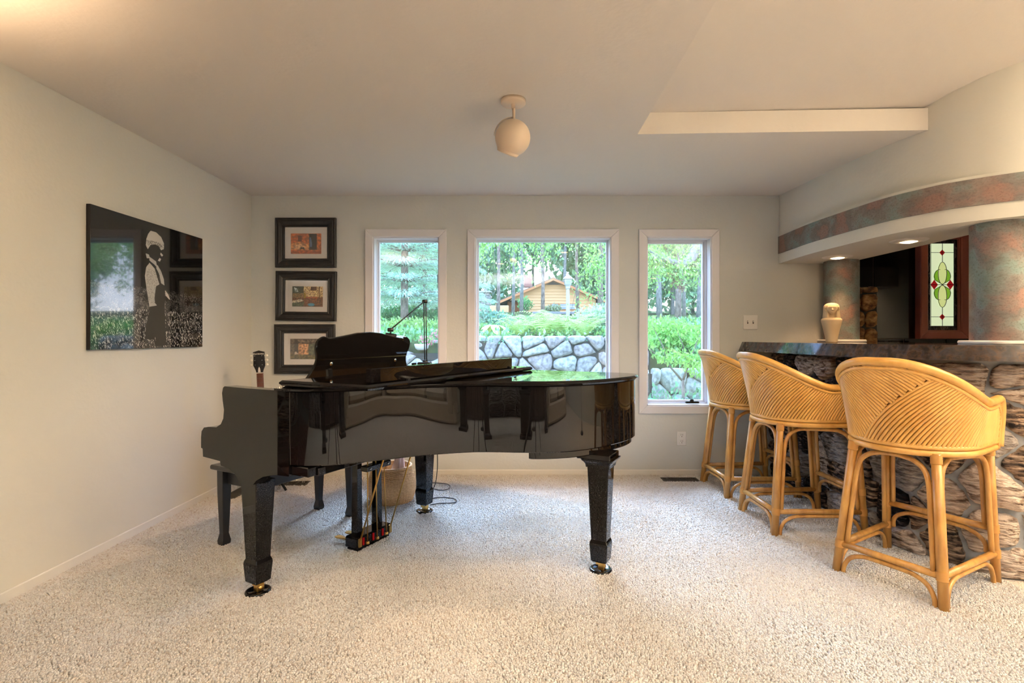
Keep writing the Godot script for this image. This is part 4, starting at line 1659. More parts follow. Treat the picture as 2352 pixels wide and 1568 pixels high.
func wall_things():
	# three framed photographs
	var at := [Vector3(-1.776, 1.952, BACK), Vector3(-1.773, 1.506, BACK), Vector3(-1.784, 1.063, BACK)]
	var lab := ["topmost of three black framed photos, orange wall with a dark doorway", "middle of three black framed photos, pale house with a blue tub", "lowest of three black framed photos, partly hidden by the music desk"]
	for k in 3:
		var f := thing("picture_frame", lab[k], "framed photo", at[k], 0.0, "framed photographs on the back wall")
		if k == 1:
			f.rotation.z = -0.012
		var hw := 0.253
		var hh := 0.207
		for c in [[-hw, hh, hw, hh, 1], [hw, hh, hw, -hh, 0], [hw, -hh, -hw, -hh, 1], [-hw, -hh, -hw, hh, 0]]:
			# moulded rail, mitred: profile steps from the outer edge to the inner edge
			var st := S()
			var prof := [[0.0, 0.0], [0.0, 0.024], [0.006, 0.030], [0.014, 0.030], [0.018, 0.025], [0.030, 0.027], [0.050, 0.022], [0.058, 0.016], [0.066, 0.020], [0.072, 0.018], [0.076, 0.010], [0.076, 0.0]]
			var ra := PackedVector3Array()
			var rb := PackedVector3Array()
			var sa := Vector2(signf(c[0]), signf(c[1]))
			var sb := Vector2(signf(c[2]), signf(c[3]))
			for q in prof:
				ra.append(Vector3(c[0] - sa.x * q[0], c[1] - sa.y * q[0], q[1] + 0.002))
				rb.append(Vector3(c[2] - sb.x * q[0], c[3] - sb.y * q[0], q[1] + 0.002))
			rings(st, [ra, rb])
			part("frame_rail", st, M.wood_dark, f)
		var off: Vector2 = [Vector2(0, 0), Vector2(0, 0), Vector2(-0.005, 0)][k]
		part("mat_board", boxm(Vector3(0, 0, 0.006), Vector3(0.37, 0.28, 0.006)), M.paper, f)
		var x0: float = [-0.127, -0.118, -0.124][k]
		var x1: float = [0.128, 0.138, 0.130][k]
		var y0: float = [-0.092, -0.088, -0.085][k]
		var y1: float = [0.078, 0.081, 0.086][k]
		part("photo_print", sheet(Vector3(x0, y1, 0.0105), Vector3(x1, y1, 0.0105), Vector3(x1, y0, 0.0105), Vector3(x0, y0, 0.0105)), photo_print(k), f)
		part("glazing", boxm(Vector3(0, 0, 0.0135), Vector3(0.37, 0.28, 0.002)), M.glass, f)
	# dark canvas on the left wall
	var im := Image.create(480, 390, false, Image.FORMAT_RGB8)
	im.fill(rgb(17, 16, 15))
	var g := rgb(196, 192, 184)
	var nz := FastNoiseLite.new()
	nz.seed = 9
	nz.frequency = 0.035
	rng.seed = 99
	# stippled reeds: dense towards the left, sparse bright strokes towards the right
	for y in range(200, 390):
		for x in 480:
			var v := (y - 200.0) / 190.0
			var u := x / 480.0
			var dens := 0.75 * (0.6 + nz.get_noise_2d(x, y * 0.8)) * (1.0 - 0.55 * v)
			if u > 0.6:
				dens *= 0.5
			if v < 0.07:
				dens *= v / 0.07
			if rng.randf() < dens:
				im.set_pixel(x, y, Color(g.r, g.g, g.b) * rng.randf_range(0.45, 0.95))
	for k in 1300:
		var x := rng.randi_range(2, 476)
		var y := rng.randi_range(270, 384)
		for e in rng.randi_range(2, 6):
			im.set_pixel(clampi(x + (e / 3), 0, 479), clampi(y + e, 0, 389), g)
			im.set_pixel(clampi(x + 1 + (e / 3), 0, 479), clampi(y + e, 0, 389), g)
	var dark := rgb(22, 21, 19)
	fill_poly(im, [0.436, 0.219, 0.461, 0.178, 0.501, 0.164, 0.532, 0.17, 0.558, 0.2, 0.574, 0.242, 0.552, 0.301, 0.501, 0.311, 0.451, 0.277], dark)
	fill_poly(im, [0.552, 0.481, 0.59, 0.485, 0.595, 0.585, 0.59, 0.659, 0.6, 0.85, 0.606, 0.978, 0.511, 0.987, 0.506, 0.906, 0.491, 0.933, 0.412, 0.925, 0.422, 0.812, 0.451, 0.706, 0.501, 0.631, 0.501, 0.542], dark)
	for s in [
		[0.461, 0.064, 0.511, 0.064, 0.558, 0.091, 0.586, 0.139, 0.584, 0.185, 0.558, 0.2, 0.532, 0.17, 0.501, 0.164, 0.461, 0.178, 0.436, 0.219, 0.419, 0.189, 0.424, 0.135, 0.441, 0.092],
		[0.552, 0.217, 0.579, 0.236, 0.565, 0.251, 0.55, 0.238], [0.542, 0.265, 0.559, 0.272, 0.547, 0.294, 0.525, 0.293], [0.417, 0.254, 0.446, 0.256, 0.456, 0.285, 0.427, 0.291],
		[0.451, 0.273, 0.511, 0.3, 0.523, 0.351, 0.501, 0.333, 0.451, 0.303],
		[0.451, 0.321, 0.501, 0.355, 0.542, 0.438, 0.55, 0.477, 0.511, 0.501, 0.496, 0.596, 0.501, 0.635, 0.519, 0.656, 0.491, 0.663, 0.451, 0.671, 0.441, 0.619, 0.422, 0.509, 0.41, 0.433, 0.422, 0.361],
		[0.523, 0.324, 0.558, 0.372, 0.584, 0.431, 0.59, 0.485, 0.558, 0.471, 0.537, 0.394, 0.511, 0.353], [0.595, 0.521, 0.627, 0.554, 0.647, 0.598, 0.633, 0.595, 0.6, 0.566]]:
		fill_poly(im, s, g)
	fill_poly(im, [0.447, 0.315, 0.459, 0.309, 0.509, 0.354, 0.555, 0.477, 0.542, 0.481, 0.499, 0.361], dark)
	for k in 1500:
		var x := rng.randi_range(205, 262)
		var y := rng.randi_range(145, 250)
		if im.get_pixel(x, y).r > 0.5 and rng.randf() < 0.5:
			im.set_pixel(x, y, Color(0.35, 0.34, 0.32))
	for k in 700:
		var x := int(0.5 * 480 + rng.randfn() * 24.0)
		var y := rng.randi_range(26, 70)
		var c := im.get_pixel(clampi(x, 0, 479), y)
		if c.r > 0.5 and y > 54:
			for e in 3:
				im.set_pixel(clampi(x, 0, 479), y + e, Color(0.32, 0.31, 0.29))
	rng.seed = 21
	var cv := thing("wall_canvas", "large glossy dark canvas of a small boy standing in reeds on the left wall", "wall art", Vector3(LEFT + 0.0015, 1.4735, -3.1225))
	part("canvas_block", boxm(Vector3(0.0115, 0, 0), Vector3(0.022, 0.758, 0.941), 0.001), mat(rgb(20, 14, 13), 0.35), cv)
	var pm := print_mat(im, 0.06)
	pm.clearcoat_enabled = true
	pm.clearcoat = 0.7
	pm.clearcoat_roughness = 0.02
	part("print_face", sheet(Vector3(0.0235, 0.378, 0.470), Vector3(0.0235, 0.378, -0.470), Vector3(0.0235, -0.378, -0.470), Vector3(0.0235, -0.378, 0.470)), pm, cv)
	# switch and socket
	var sw := thing("light_switch", "white double toggle light switch plate beside the bar", "light switch", Vector3(1.948, 1.288, BACK))
	part("cover_plate", boxm(Vector3(0, 0, 0.003), Vector3(0.122, 0.121, 0.006), 0.003), M.plastic, sw)
	for x in [-0.023, 0.023]:
		part("toggle_slot", boxm(Vector3(x, 0, 0.0065), Vector3(0.010, 0.024, 0.001)), M.slot, sw)
		part("toggle", boxm(Vector3(x, 0.004, 0.010), Vector3(0.007, 0.010, 0.014), 0.002, Basis(Vector3.RIGHT, -0.5)), M.plastic, sw)
	var so := thing("wall_outlet", "white double wall outlet below the right window", "outlet", Vector3(1.372, 0.313, BACK))
	part("cover_plate", boxm(Vector3(0, 0, 0.003), Vector3(0.076, 0.120, 0.006), 0.003), M.plastic, so)
	for y in [-0.026, 0.026]:
		var rc := part("receptacle", boxm(Vector3(0, y, 0.0065), Vector3(0.033, 0.034, 0.003), 0.001), M.plastic, so)
		var sl := S()
		box(sl, Vector3(-0.007, y + 0.005, 0.0083), Vector3(0.003, 0.010, 0.001))
		box(sl, Vector3(0.007, y + 0.005, 0.0083), Vector3(0.003, 0.010, 0.001))
		box(sl, Vector3(0.0, y - 0.009, 0.0083), Vector3(0.006, 0.006, 0.001))
		part("slots", sl, M.slot, rc)
	# globe spot on the ceiling
	var cl := thing("globe_spotlight", "cream globe spotlight hanging from a round ceiling canopy", "ceiling light", Vector3(-0.024, CEIL, -2.57))
	var st := S(true)
	lathe(st, [Vector2(0.001, -0.0005), Vector2(0.063, -0.0005), Vector2(0.063, -0.016), Vector2(0.060, -0.020), Vector2(0.001, -0.021)], 36)
	part("canopy", st, M.lamp_cream, cl)
	part("knuckle", boxm(Vector3(0.0, -0.032, 0.0), Vector3(0.020, 0.024, 0.018), 0.003), M.lamp_cream, cl)
	part("stem", rod(Vector3(0.002, -0.03, 0), Vector3(0.003, -0.096, 0), 0.0075, 12), M.lamp_cream, cl)
	var ctr := Vector3(-0.003, -0.188, 0.0)
	st = S(true)
	var strap := []
	for k in 10:
		var a := lerpf(1.50, 3.05, k / 9.0)
		strap.append(ctr + Vector3(cos(a) * 0.094, sin(a) * 0.101, 0.0))
	strap.insert(0, Vector3(0.006, -0.092, 0))
	var rs := []
	for k in strap.size():
		var rad: Vector3 = (strap[k] - ctr).normalized()
		var ring := PackedVector3Array()
		for e in [[-0.001, -0.008], [0.0015, -0.008], [0.0015, 0.008], [-0.001, 0.008]]:
			ring.append(strap[k] + rad * e[0] + Vector3(0, 0, e[1]))
		rs.append(ring)
	st = S()
	rings(st, rs)
	part("yoke", st, M.lamp_cream, cl)
	var ax := Vector3(0.38, 0.90, 0.42).normalized()
	var side := ax.cross(Vector3(0, 0, 1)).normalized()
	var aim := Transform3D(Basis(side, ax, side.cross(ax)), ctr)
	var pr := []
	for k in 19:
		var a := PI * k / 18.0 * 0.79
		pr.append(Vector2(maxf(sin(a), 0.002) * 0.0885, cos(a) * 0.0885))
	pr.append(Vector2(0.0545, -0.081))
	pr.append(Vector2(0.0515, -0.081))
	for k in range(16, 0, -1):
		var a := PI * k / 18.0 * 0.79
		pr.append(Vector2(maxf(sin(a), 0.002) * 0.0855, cos(a) * 0.0855))
	st = S(true)
	lathe(st, pr, 40, aim)
	part("globe", st, M.lamp_cream, cl)
	var bl := S(true)
	lathe(bl, [Vector2(0.001, -0.062), Vector2(0.03, -0.058), Vector2(0.042, -0.045), Vector2(0.03, -0.02), Vector2(0.012, 0.01), Vector2(0.001, 0.012)], 20, aim)
	part("bulb", bl, M.bulb, cl)
	var sp := SpotLight3D.new()
	sp.name = "globe_lamp"
	sp.light_energy = 0.9
	sp.light_color = Color(1.0, 0.82, 0.62)
	sp.spot_angle = 52.0
	sp.spot_angle_attenuation = 0.8
	sp.spot_range = 12.0
	sp.spot_attenuation = 2.0
	sp.light_size = 0.04
	sp.shadow_enabled = true
	sp.position = aim * Vector3(0, -0.09, 0)
	sp.basis = aim.basis * Basis(Vector3.RIGHT, -PI / 2)
	cl.add_child(sp)


# ------------------------------------------------------------------ figurine, guitar, lamp, basket, cables
func figurine():
	var f := thing("figurine", "pale stone jar figurine with a carved head in a striped headcloth", "figurine", Vector3(2.43, 1.123, -3.97), -0.42)
	var st := S(true)
	lathe(st, [Vector2(0.001, 0.0), Vector2(0.039, 0.0), Vector2(0.040, 0.004), Vector2(0.044, 0.04), Vector2(0.055, 0.095), Vector2(0.067, 0.145), Vector2(0.0715, 0.165), Vector2(0.070, 0.178), Vector2(0.060, 0.187), Vector2(0.045, 0.190), Vector2(0.001, 0.190)], 36)
	part("jar", st, M.plaster, f)
	# head: one surface, face looking along +z
	var nv := 44
	var nu := 56
	var rs := []
	for j in nv + 1:
		var v := float(j) / nv
		var y := 0.1885 + 0.117 * v
		var ring := PackedVector3Array()
		for i in nu:
			var a := TAU * i / nu
			var d := Vector2(sin(a), cos(a))
			# headcloth outline: wide at the lappets, domed at the top
			var dome := sqrt(maxf(0.0, 1.0 - pow(maxf(0.0, (v - 0.55) / 0.45), 3.4)))
			var rx := lerpf(0.0565, 0.055, v) * maxf(dome, 0.02)
			var rz := lerpf(0.044, 0.050, v) * maxf(dome, 0.02)
			var p := Vector3(d.x * rx, y, d.y * rz)
			if d.y > 0.0 and v < 0.46:
				# the cloth parts under the chin and hangs as two lappets
				var g := 1.0 - smoothstep(0.014, 0.030, absf(p.x))
				p.z -= 0.026 * g * smoothstep(0.46, 0.30, v)
			if v < 0.40:
				p.x *= 1.0 + 0.10 * (0.40 - v) / 0.40
			ring.append(p)
		rs.append(ring)
	st = S(true)
	rings(st, rs)
	var hd := part("head", st, M.plaster, f)
	# face: an ellipsoid with brow, eyes, nose, lips and chin
	var fr := []
	for j in 41:
		var t := PI * (0.02 + 0.96 * j / 40.0)
		var ring := PackedVector3Array()
		for i in 48:
			var a := TAU * i / 48
			var n := Vector3(sin(t) * sin(a), cos(t), sin(t) * cos(a))
			var jaw := 1.0 - 0.30 * smoothstep(0.0, -1.0, n.y)
			var q := Vector3(n.x * 0.0365 * jaw, n.y * 0.0410, n.z * 0.024)
			if n.z > 0.0:
				var up := n.y
				q.z += 0.0085 * exp(-pow(q.x / 0.0050, 2.0)) * smoothstep(0.34, -0.14, up) * smoothstep(-0.30, -0.16, up)
				q.z += 0.0035 * exp(-pow(q.x / 0.0085, 2.0) - pow((up + 0.14) / 0.07, 2.0))
				for sx in [-1.0, 1.0]:
					var ex: float = (q.x - sx * 0.0145) / 0.0085
					q.z -= 0.0050 * exp(-ex * ex - pow((up - 0.20) / 0.11, 2.0))
					q.z += 0.0036 * exp(-ex * ex - pow((up - 0.19) / 0.05, 2.0))
					q.z += 0.0022 * exp(-ex * ex * 0.5 - pow((up - 0.40) / 0.06, 2.0))
				q.z += 0.0034 * exp(-pow(q.x / 0.0105, 2.0) - pow((up + 0.44) / 0.055, 2.0))
				q.z -= 0.0026 * exp(-pow(q.x / 0.0110, 2.0) - pow((up + 0.50) / 0.022, 2.0))
				q.z += 0.0030 * exp(-pow(q.x / 0.0100, 2.0) - pow((up + 0.57) / 0.05, 2.0))
			ring.append(Vector3(0, 0.2535, 0.0345) + q)
		fr.append(ring)
	var fs := S(true)
	rings(fs, fr)
	part("face", fs, M.plaster, hd)
	for sx in [-1.0, 1.0]:
		var e := S(true)
		var er := []
		for k in 9:
			var a := PI * k / 8.0
			er.append(Vector3(sx * (0.040 + 0.006 * sin(a)), 0.255 + 0.014 * cos(a), 0.037 - 0.004 * sin(a)))
		tube(e, er, 0.0035, 6)
		part("ear", e, M.plaster, hd)


func guitar():
	var g := thing("guitar", "acoustic guitar standing upright in the back left corner", "guitar", Vector3(-1.845, 0.10, -3.73), 0.18)
	g.rotation.z = 0.045
	# body outline
	var o := curve2([0.0, 0.0, 0.10, 0.005, 0.17, 0.05, 0.19, 0.13, 0.165, 0.21, 0.125, 0.265, 0.125, 0.31, 0.145, 0.37, 0.135, 0.43, 0.09, 0.472, 0.03, 0.482, 0.0, 0.482], 4)
	var full := PackedVector2Array(o)
	for k in range(o.size() - 2, 0, -1):
		full.append(Vector2(-o[k].x, o[k].y))
	var st := S()
	zprism(st, full, -0.095, -0.003, 0.003, true)
	part("body", st, mat(rgb(88, 40, 20), 0.2), g)
	st = S()
	zprism(st, full, -0.003, 0.0, 0.0, true)
	part("soundboard", st, M.maple, g)
	st = S(true)
	lathe(st, [Vector2(0.001, 0.0008), Vector2(0.048, 0.0008), Vector2(0.052, 0.0002)], 28, Transform3D(Basis(Vector3.RIGHT, PI / 2), Vector3(0, 0.31, 0)), false)
	part("sound_hole", st, M.black, g)
	part("bridge", boxm(Vector3(0, 0.155, 0.006), Vector3(0.15, 0.028, 0.012), 0.004), M.rosewood, g)
	st = S()
	zprism(st, pv([-0.021, 0.40, 0.021, 0.40, 0.0205, 0.80, -0.0205, 0.80]), -0.022, 0.004, 0.003)
	part("neck", st, M.rosewood, g)
	st = S()
	for k in 14:
		var y := 0.80 - 0.62 * (1.0 - pow(2.0, -(k + 1) / 12.0))
		box(st, Vector3(0, y, 0.005), Vector3(0.041, 0.002, 0.002))
	part("frets", st, M.steel, g)
	part("nut", boxm(Vector3(0, 0.803, 0.004), Vector3(0.043, 0.005, 0.007), 0.001), M.ivory, g)
	var hs := pv([-0.021, 0.805, 0.021, 0.805, 0.026, 0.825, 0.040, 0.858, 0.036, 0.93, 0.0385, 0.955, 0.0, 0.966, -0.0385, 0.955, -0.036, 0.93, -0.040, 0.858, -0.026, 0.825])
	st = S()
	zprism(st, hs, -0.016, 0.002, 0.002)
	var head := part("headstock", st, M.black, g)
	st = S()
	zprism(st, pv([-0.009, 0.808, 0.009, 0.808, 0.006, 0.835, 0.0, 0.848, -0.006, 0.835]), 0.002, 0.0035)
	part("truss_cover", st, M.paper, head)
	for sx in [-1.0, 1.0]:
		for k in 3:
			var y := 0.862 + 0.033 * k
			var tk := S(true)
			tube(tk, [Vector3(sx * 0.034, y, -0.009), Vector3(sx * 0.046, y, -0.009)], 0.003, 8)
			tube(tk, [Vector3(sx * 0.045, y, -0.009), Vector3(sx * 0.049, y, -0.009), Vector3(sx * 0.058, y, -0.009), Vector3(sx * 0.061, y, -0.009)], [0.004, 0.0085, 0.0085, 0.003], 10)
			part("tuner", tk, M.ivory, head)
			part("tuner_post", rod(Vector3(sx * 0.024, y, 0.002), Vector3(sx * 0.024, y, 0.012), 0.0035, 8), M.steel, head)
	var tm := TextMesh.new()
	tm.text = "Harmony"
	var sf := SystemFont.new()
	sf.font_names = PackedStringArray(["Droid Serif"])
	sf.font_italic = true
	sf.font_weight = 700
	tm.font = sf
	tm.font_size = 32
	tm.pixel_size = 0.00048
	tm.depth = 0.001
	var lt := part("lettering", tm, M.ivory, head, Vector3(0, 0.942, 0.0028))
	lt.set_meta("label", "pale script lettering")
	# plain tubular stand
	var s := thing("guitar_stand", "black tubular stand holding up the guitar", "guitar stand", Vector3(-1.845, 0.006, -3.76), 0.18)
	st = S(true)
	tube(st, [Vector3(0, 0.02, -0.13), Vector3(0, 0.30, -0.13), Vector3(0, 0.48, -0.13)], 0.010, 10)
	part("post", st, M.black, s)
	for sx in [-1.0, 1.0]:
		st = S(true)
		tube(st, spline([Vector3(0, 0.16, -0.13), Vector3(sx * 0.07, 0.085, -0.10), Vector3(sx * 0.08, 0.080, 0.03), Vector3(sx * 0.08, 0.11, 0.06)], 5), 0.008, 10)
		part("cradle_arm", st, M.black, s)
		st = S(true)
		tube(st, [Vector3(0, 0.16, -0.13), Vector3(sx * 0.12, 0.012, -0.05)], 0.009, 10)
		part("leg", st, M.black, s)
	part("leg", rod(Vector3(0, 0.16, -0.13), Vector3(0.0, 0.012, -0.27), 0.009, 10), M.black, s)


func small_things():
	figurine()
	guitar()
	# swing arm lamp on the far arm of the piano
	var l := thing("swing_arm_lamp", "thin black swing arm lamp standing on the far arm of the piano", "desk lamp", Vector3(-0.617, 0.938, -3.41))
	part("base", boxm(Vector3(-0.005, 0.03, 0), Vector3(0.085, 0.058, 0.085), 0.006), M.black, l)
	var st := S(true)
	for z in [-0.008, 0.008]:
		tube(st, [Vector3(0.002 + z, 0.06, z), Vector3(-0.004 + z, 0.455, z)], 0.0035, 8)
	part("post", st, M.black, l)
	var top := Vector3(-0.004, 0.462, 0)
	var hd := Vector3(-0.155, 0.268, 0.31)
	st = S(true)
	for z in [-0.006, 0.006]:
		tube(st, [top + Vector3(z, 0.002 + z, 0), hd + Vector3(z, 0.002 + z, 0)], 0.0034, 8)
	part("arm", st, M.black, l)
	for q in [top, Vector3(0.0, 0.06, 0.0), hd]:
		st = S(true)
		tube(st, [q + Vector3(-0.016, 0, 0), q + Vector3(0.016, 0, 0)], 0.012, 12)
		part("joint", st, M.black, l)
	var hb := Basis(Vector3(0, 0, 1), -0.16)
	var lh := part("lamp_head", boxm(hd + Vector3(0.0, -0.052, 0), Vector3(0.066, 0.062, 0.016), 0.004, hb), M.black, l)
	part("bezel", boxm(hd + Vector3(0.0, -0.054, 0.0075), Vector3(0.058, 0.052, 0.003), 0.001, hb), M.steel, lh)
	part("reflector", boxm(hd + Vector3(0.0, -0.054, 0.009), Vector3(0.046, 0.040, 0.002), 0.0, hb), M.glass_dark, lh)
	part("stem", rod(hd, hd + Vector3(0.0, -0.03, 0), 0.005, 8), M.black, l)
	# basket under the piano
	var b := thing("basket", "round bulging woven basket on the carpet under the piano", "basket", Vector3(-0.895, 0.006, -3.63))
	var rs := []
	var rows := 40
	var seg := 132
	for j in rows + 1:
		var v := float(j) / rows
		var y := 0.245 * v
		var r := 0.138 + 0.034 * sin(PI * clampf(v * 0.95 + 0.06, 0, 1)) - 0.008 * v
		var ring := PackedVector3Array()
		for i in seg:
			var a := TAU * i / seg
			var wv := 0.0022 * (1.0 if (i / 3 + j / 1) % 2 == 0 else -1.0) * (1.0 if v < 0.30 or v > 0.72 else 0.4)
			ring.append(Vector3(cos(a) * (r + wv), y, sin(a) * (r + wv)))
		rs.append(ring)
	for j in 4:
		var ring := PackedVector3Array()
		for i in seg:
			var a := TAU * i / seg
			ring.append(Vector3(cos(a), 0, sin(a)) * [0.130, 0.126, 0.13, 0.13][j] + Vector3(0, [0.245, 0.20, 0.1, 0.02][j], 0))
		rs.append(ring)
	st = S()
	rings(st, rs)
	part("woven_side", st, M.wicker, b)
	var rim := []
	for i in 48:
		var a := TAU * i / 48
		rim.append(Vector3(cos(a) * 0.135, 0.245, sin(a) * 0.135))
	st = S(true)
	tube(st, rim, 0.009, 8, false, true)
	part("rim", st, M.wicker, b)
	st = S(true)
	tube(st, spline([Vector3(-0.02, 0.06, 0.05), Vector3(-0.03, 0.26, 0.06), Vector3(0.0, 0.36, 0.03), Vector3(0.05, 0.40, 0.0)], 6), 0.011, 8)
	tag(part("wooden_stick", st, M.maple, null, b.position), "bent brown wooden stick poking out of the woven basket", "stick")
	var wr := S(true)
	var wrs := []
	var wz := FastNoiseLite.new()
	wz.frequency = 2.0
	for j in 10:
		var v := j / 9.0
		var ring := PackedVector3Array()
		for i in 20:
			var a := TAU * i / 20
			var r := lerpf(0.055, 0.012, v) * (1.0 + 0.35 * sin(a * 5.0 + v * 2.0) * (0.4 + v))
			ring.append(Vector3(0.05 + 0.02 * v + cos(a) * r, 0.16 + 0.21 * v, 0.05 + sin(a) * r))
		wrs.append(ring)
	rings(wr, wrs)
	tag(part("wrapped_paper", wr, mat(rgb(232, 206, 206), 0.6), null, b.position), "crumpled pale pink wrapping paper standing in the woven basket", "paper")
	var fd := S()
	box(fd, Vector3(0.075, 0.20, 0.03), Vector3(0.05, 0.12, 0.012), 0.003, Basis(Vector3(0, 0, 1), 0.4))
	tag(part("folder", fd, M.black, null, b.position), "small dark folder tucked into the woven basket", "folder")
	# floor registers
	var i := 0
	for q in [[Vector3(1.31, 0.008, -4.145), 0.0, "brown floor register below the right window"], [Vector3(-2.075, 0.008, -3.80), PI / 2, "black floor register along the left wall behind the bench"], [Vector3(-1.80, 0.008, -4.03), 0.1, "black floor register near the back wall behind the guitar"]]:
		var r := thing("floor_register", q[2], "floor vent", q[0], q[1], "floor registers")
		var fr := S()
		box(fr, Vector3(0, 0, 0.048), Vector3(0.29, 0.012, 0.012), 0.002)
		box(fr, Vector3(0, 0, -0.048), Vector3(0.29, 0.012, 0.012), 0.002)
		box(fr, Vector3(0.140, 0, 0), Vector3(0.012, 0.012, 0.10), 0.002)
		box(fr, Vector3(-0.140, 0, 0), Vector3(0.012, 0.012, 0.10), 0.002)
		part("frame", fr, M.slot, r)
		part("duct", boxm(Vector3(0, -0.004, 0), Vector3(0.27, 0.004, 0.09)), M.black, r)
		for k in 18:
			part("slat", boxm(Vector3(-0.128 + 0.015 * k, 0.001, 0), Vector3(0.004, 0.010, 0.088), 0.001), M.slot, r)
		i += 1
	# cables and the adapter
	st = S(true)
	tube(st, spline([Vector3(-0.545, 0.60, -3.46), Vector3(-0.552, 0.40, -3.5), Vector3(-0.551, 0.311, -3.5), Vector3(-0.557, 0.236, -3.52), Vector3(-0.585, 0.12, -3.58), Vector3(-0.66, 0.02, -3.66), Vector3(-0.634, 0.016, -3.635), Vector3(-0.561, 0.016, -3.664), Vector3(-0.471, 0.016, -3.644), Vector3(-0.434, 0.016, -3.596), Vector3(-0.446, 0.016, -3.545), Vector3(-0.542, 0.016, -3.53), Vector3(-0.60, 0.016, -3.50)], 6), 0.0032, 6)
	tag(part("power_cable", st, M.black), "black cable hanging from the piano and looping on the carpet", "cable")
	st = S(true)
	tube(st, spline([Vector3(-0.73, 0.03, -3.80), Vector3(-0.68, 0.016, -3.86), Vector3(-0.639, 0.016, -3.872), Vector3(-0.581, 0.016, -3.835), Vector3(-0.532, 0.016, -3.861), Vector3(-0.521, 0.016, -3.928), Vector3(-0.56, 0.016, -4.0), Vector3(-0.68, 0.016, -4.03), Vector3(-0.74, 0.016, -3.98)], 6), 0.0025, 6)
	tag(part("adapter_cable", st, M.black), "thin black cord on the carpet behind the far piano leg", "cable")
	var ad := thing("power_adapter", "small black power adapter on the carpet between basket and piano leg", "power adapter", Vector3(-0.735, 0.006, -3.79), 0.4)
	part("casing", boxm(Vector3(0, 0.04, 0), Vector3(0.055, 0.068, 0.10), 0.006), M.black, ad)
	part("cord_grip", rod(Vector3(0, 0.03, 0.05), Vector3(0, 0.025, 0.075), 0.006, 8), M.black, ad)


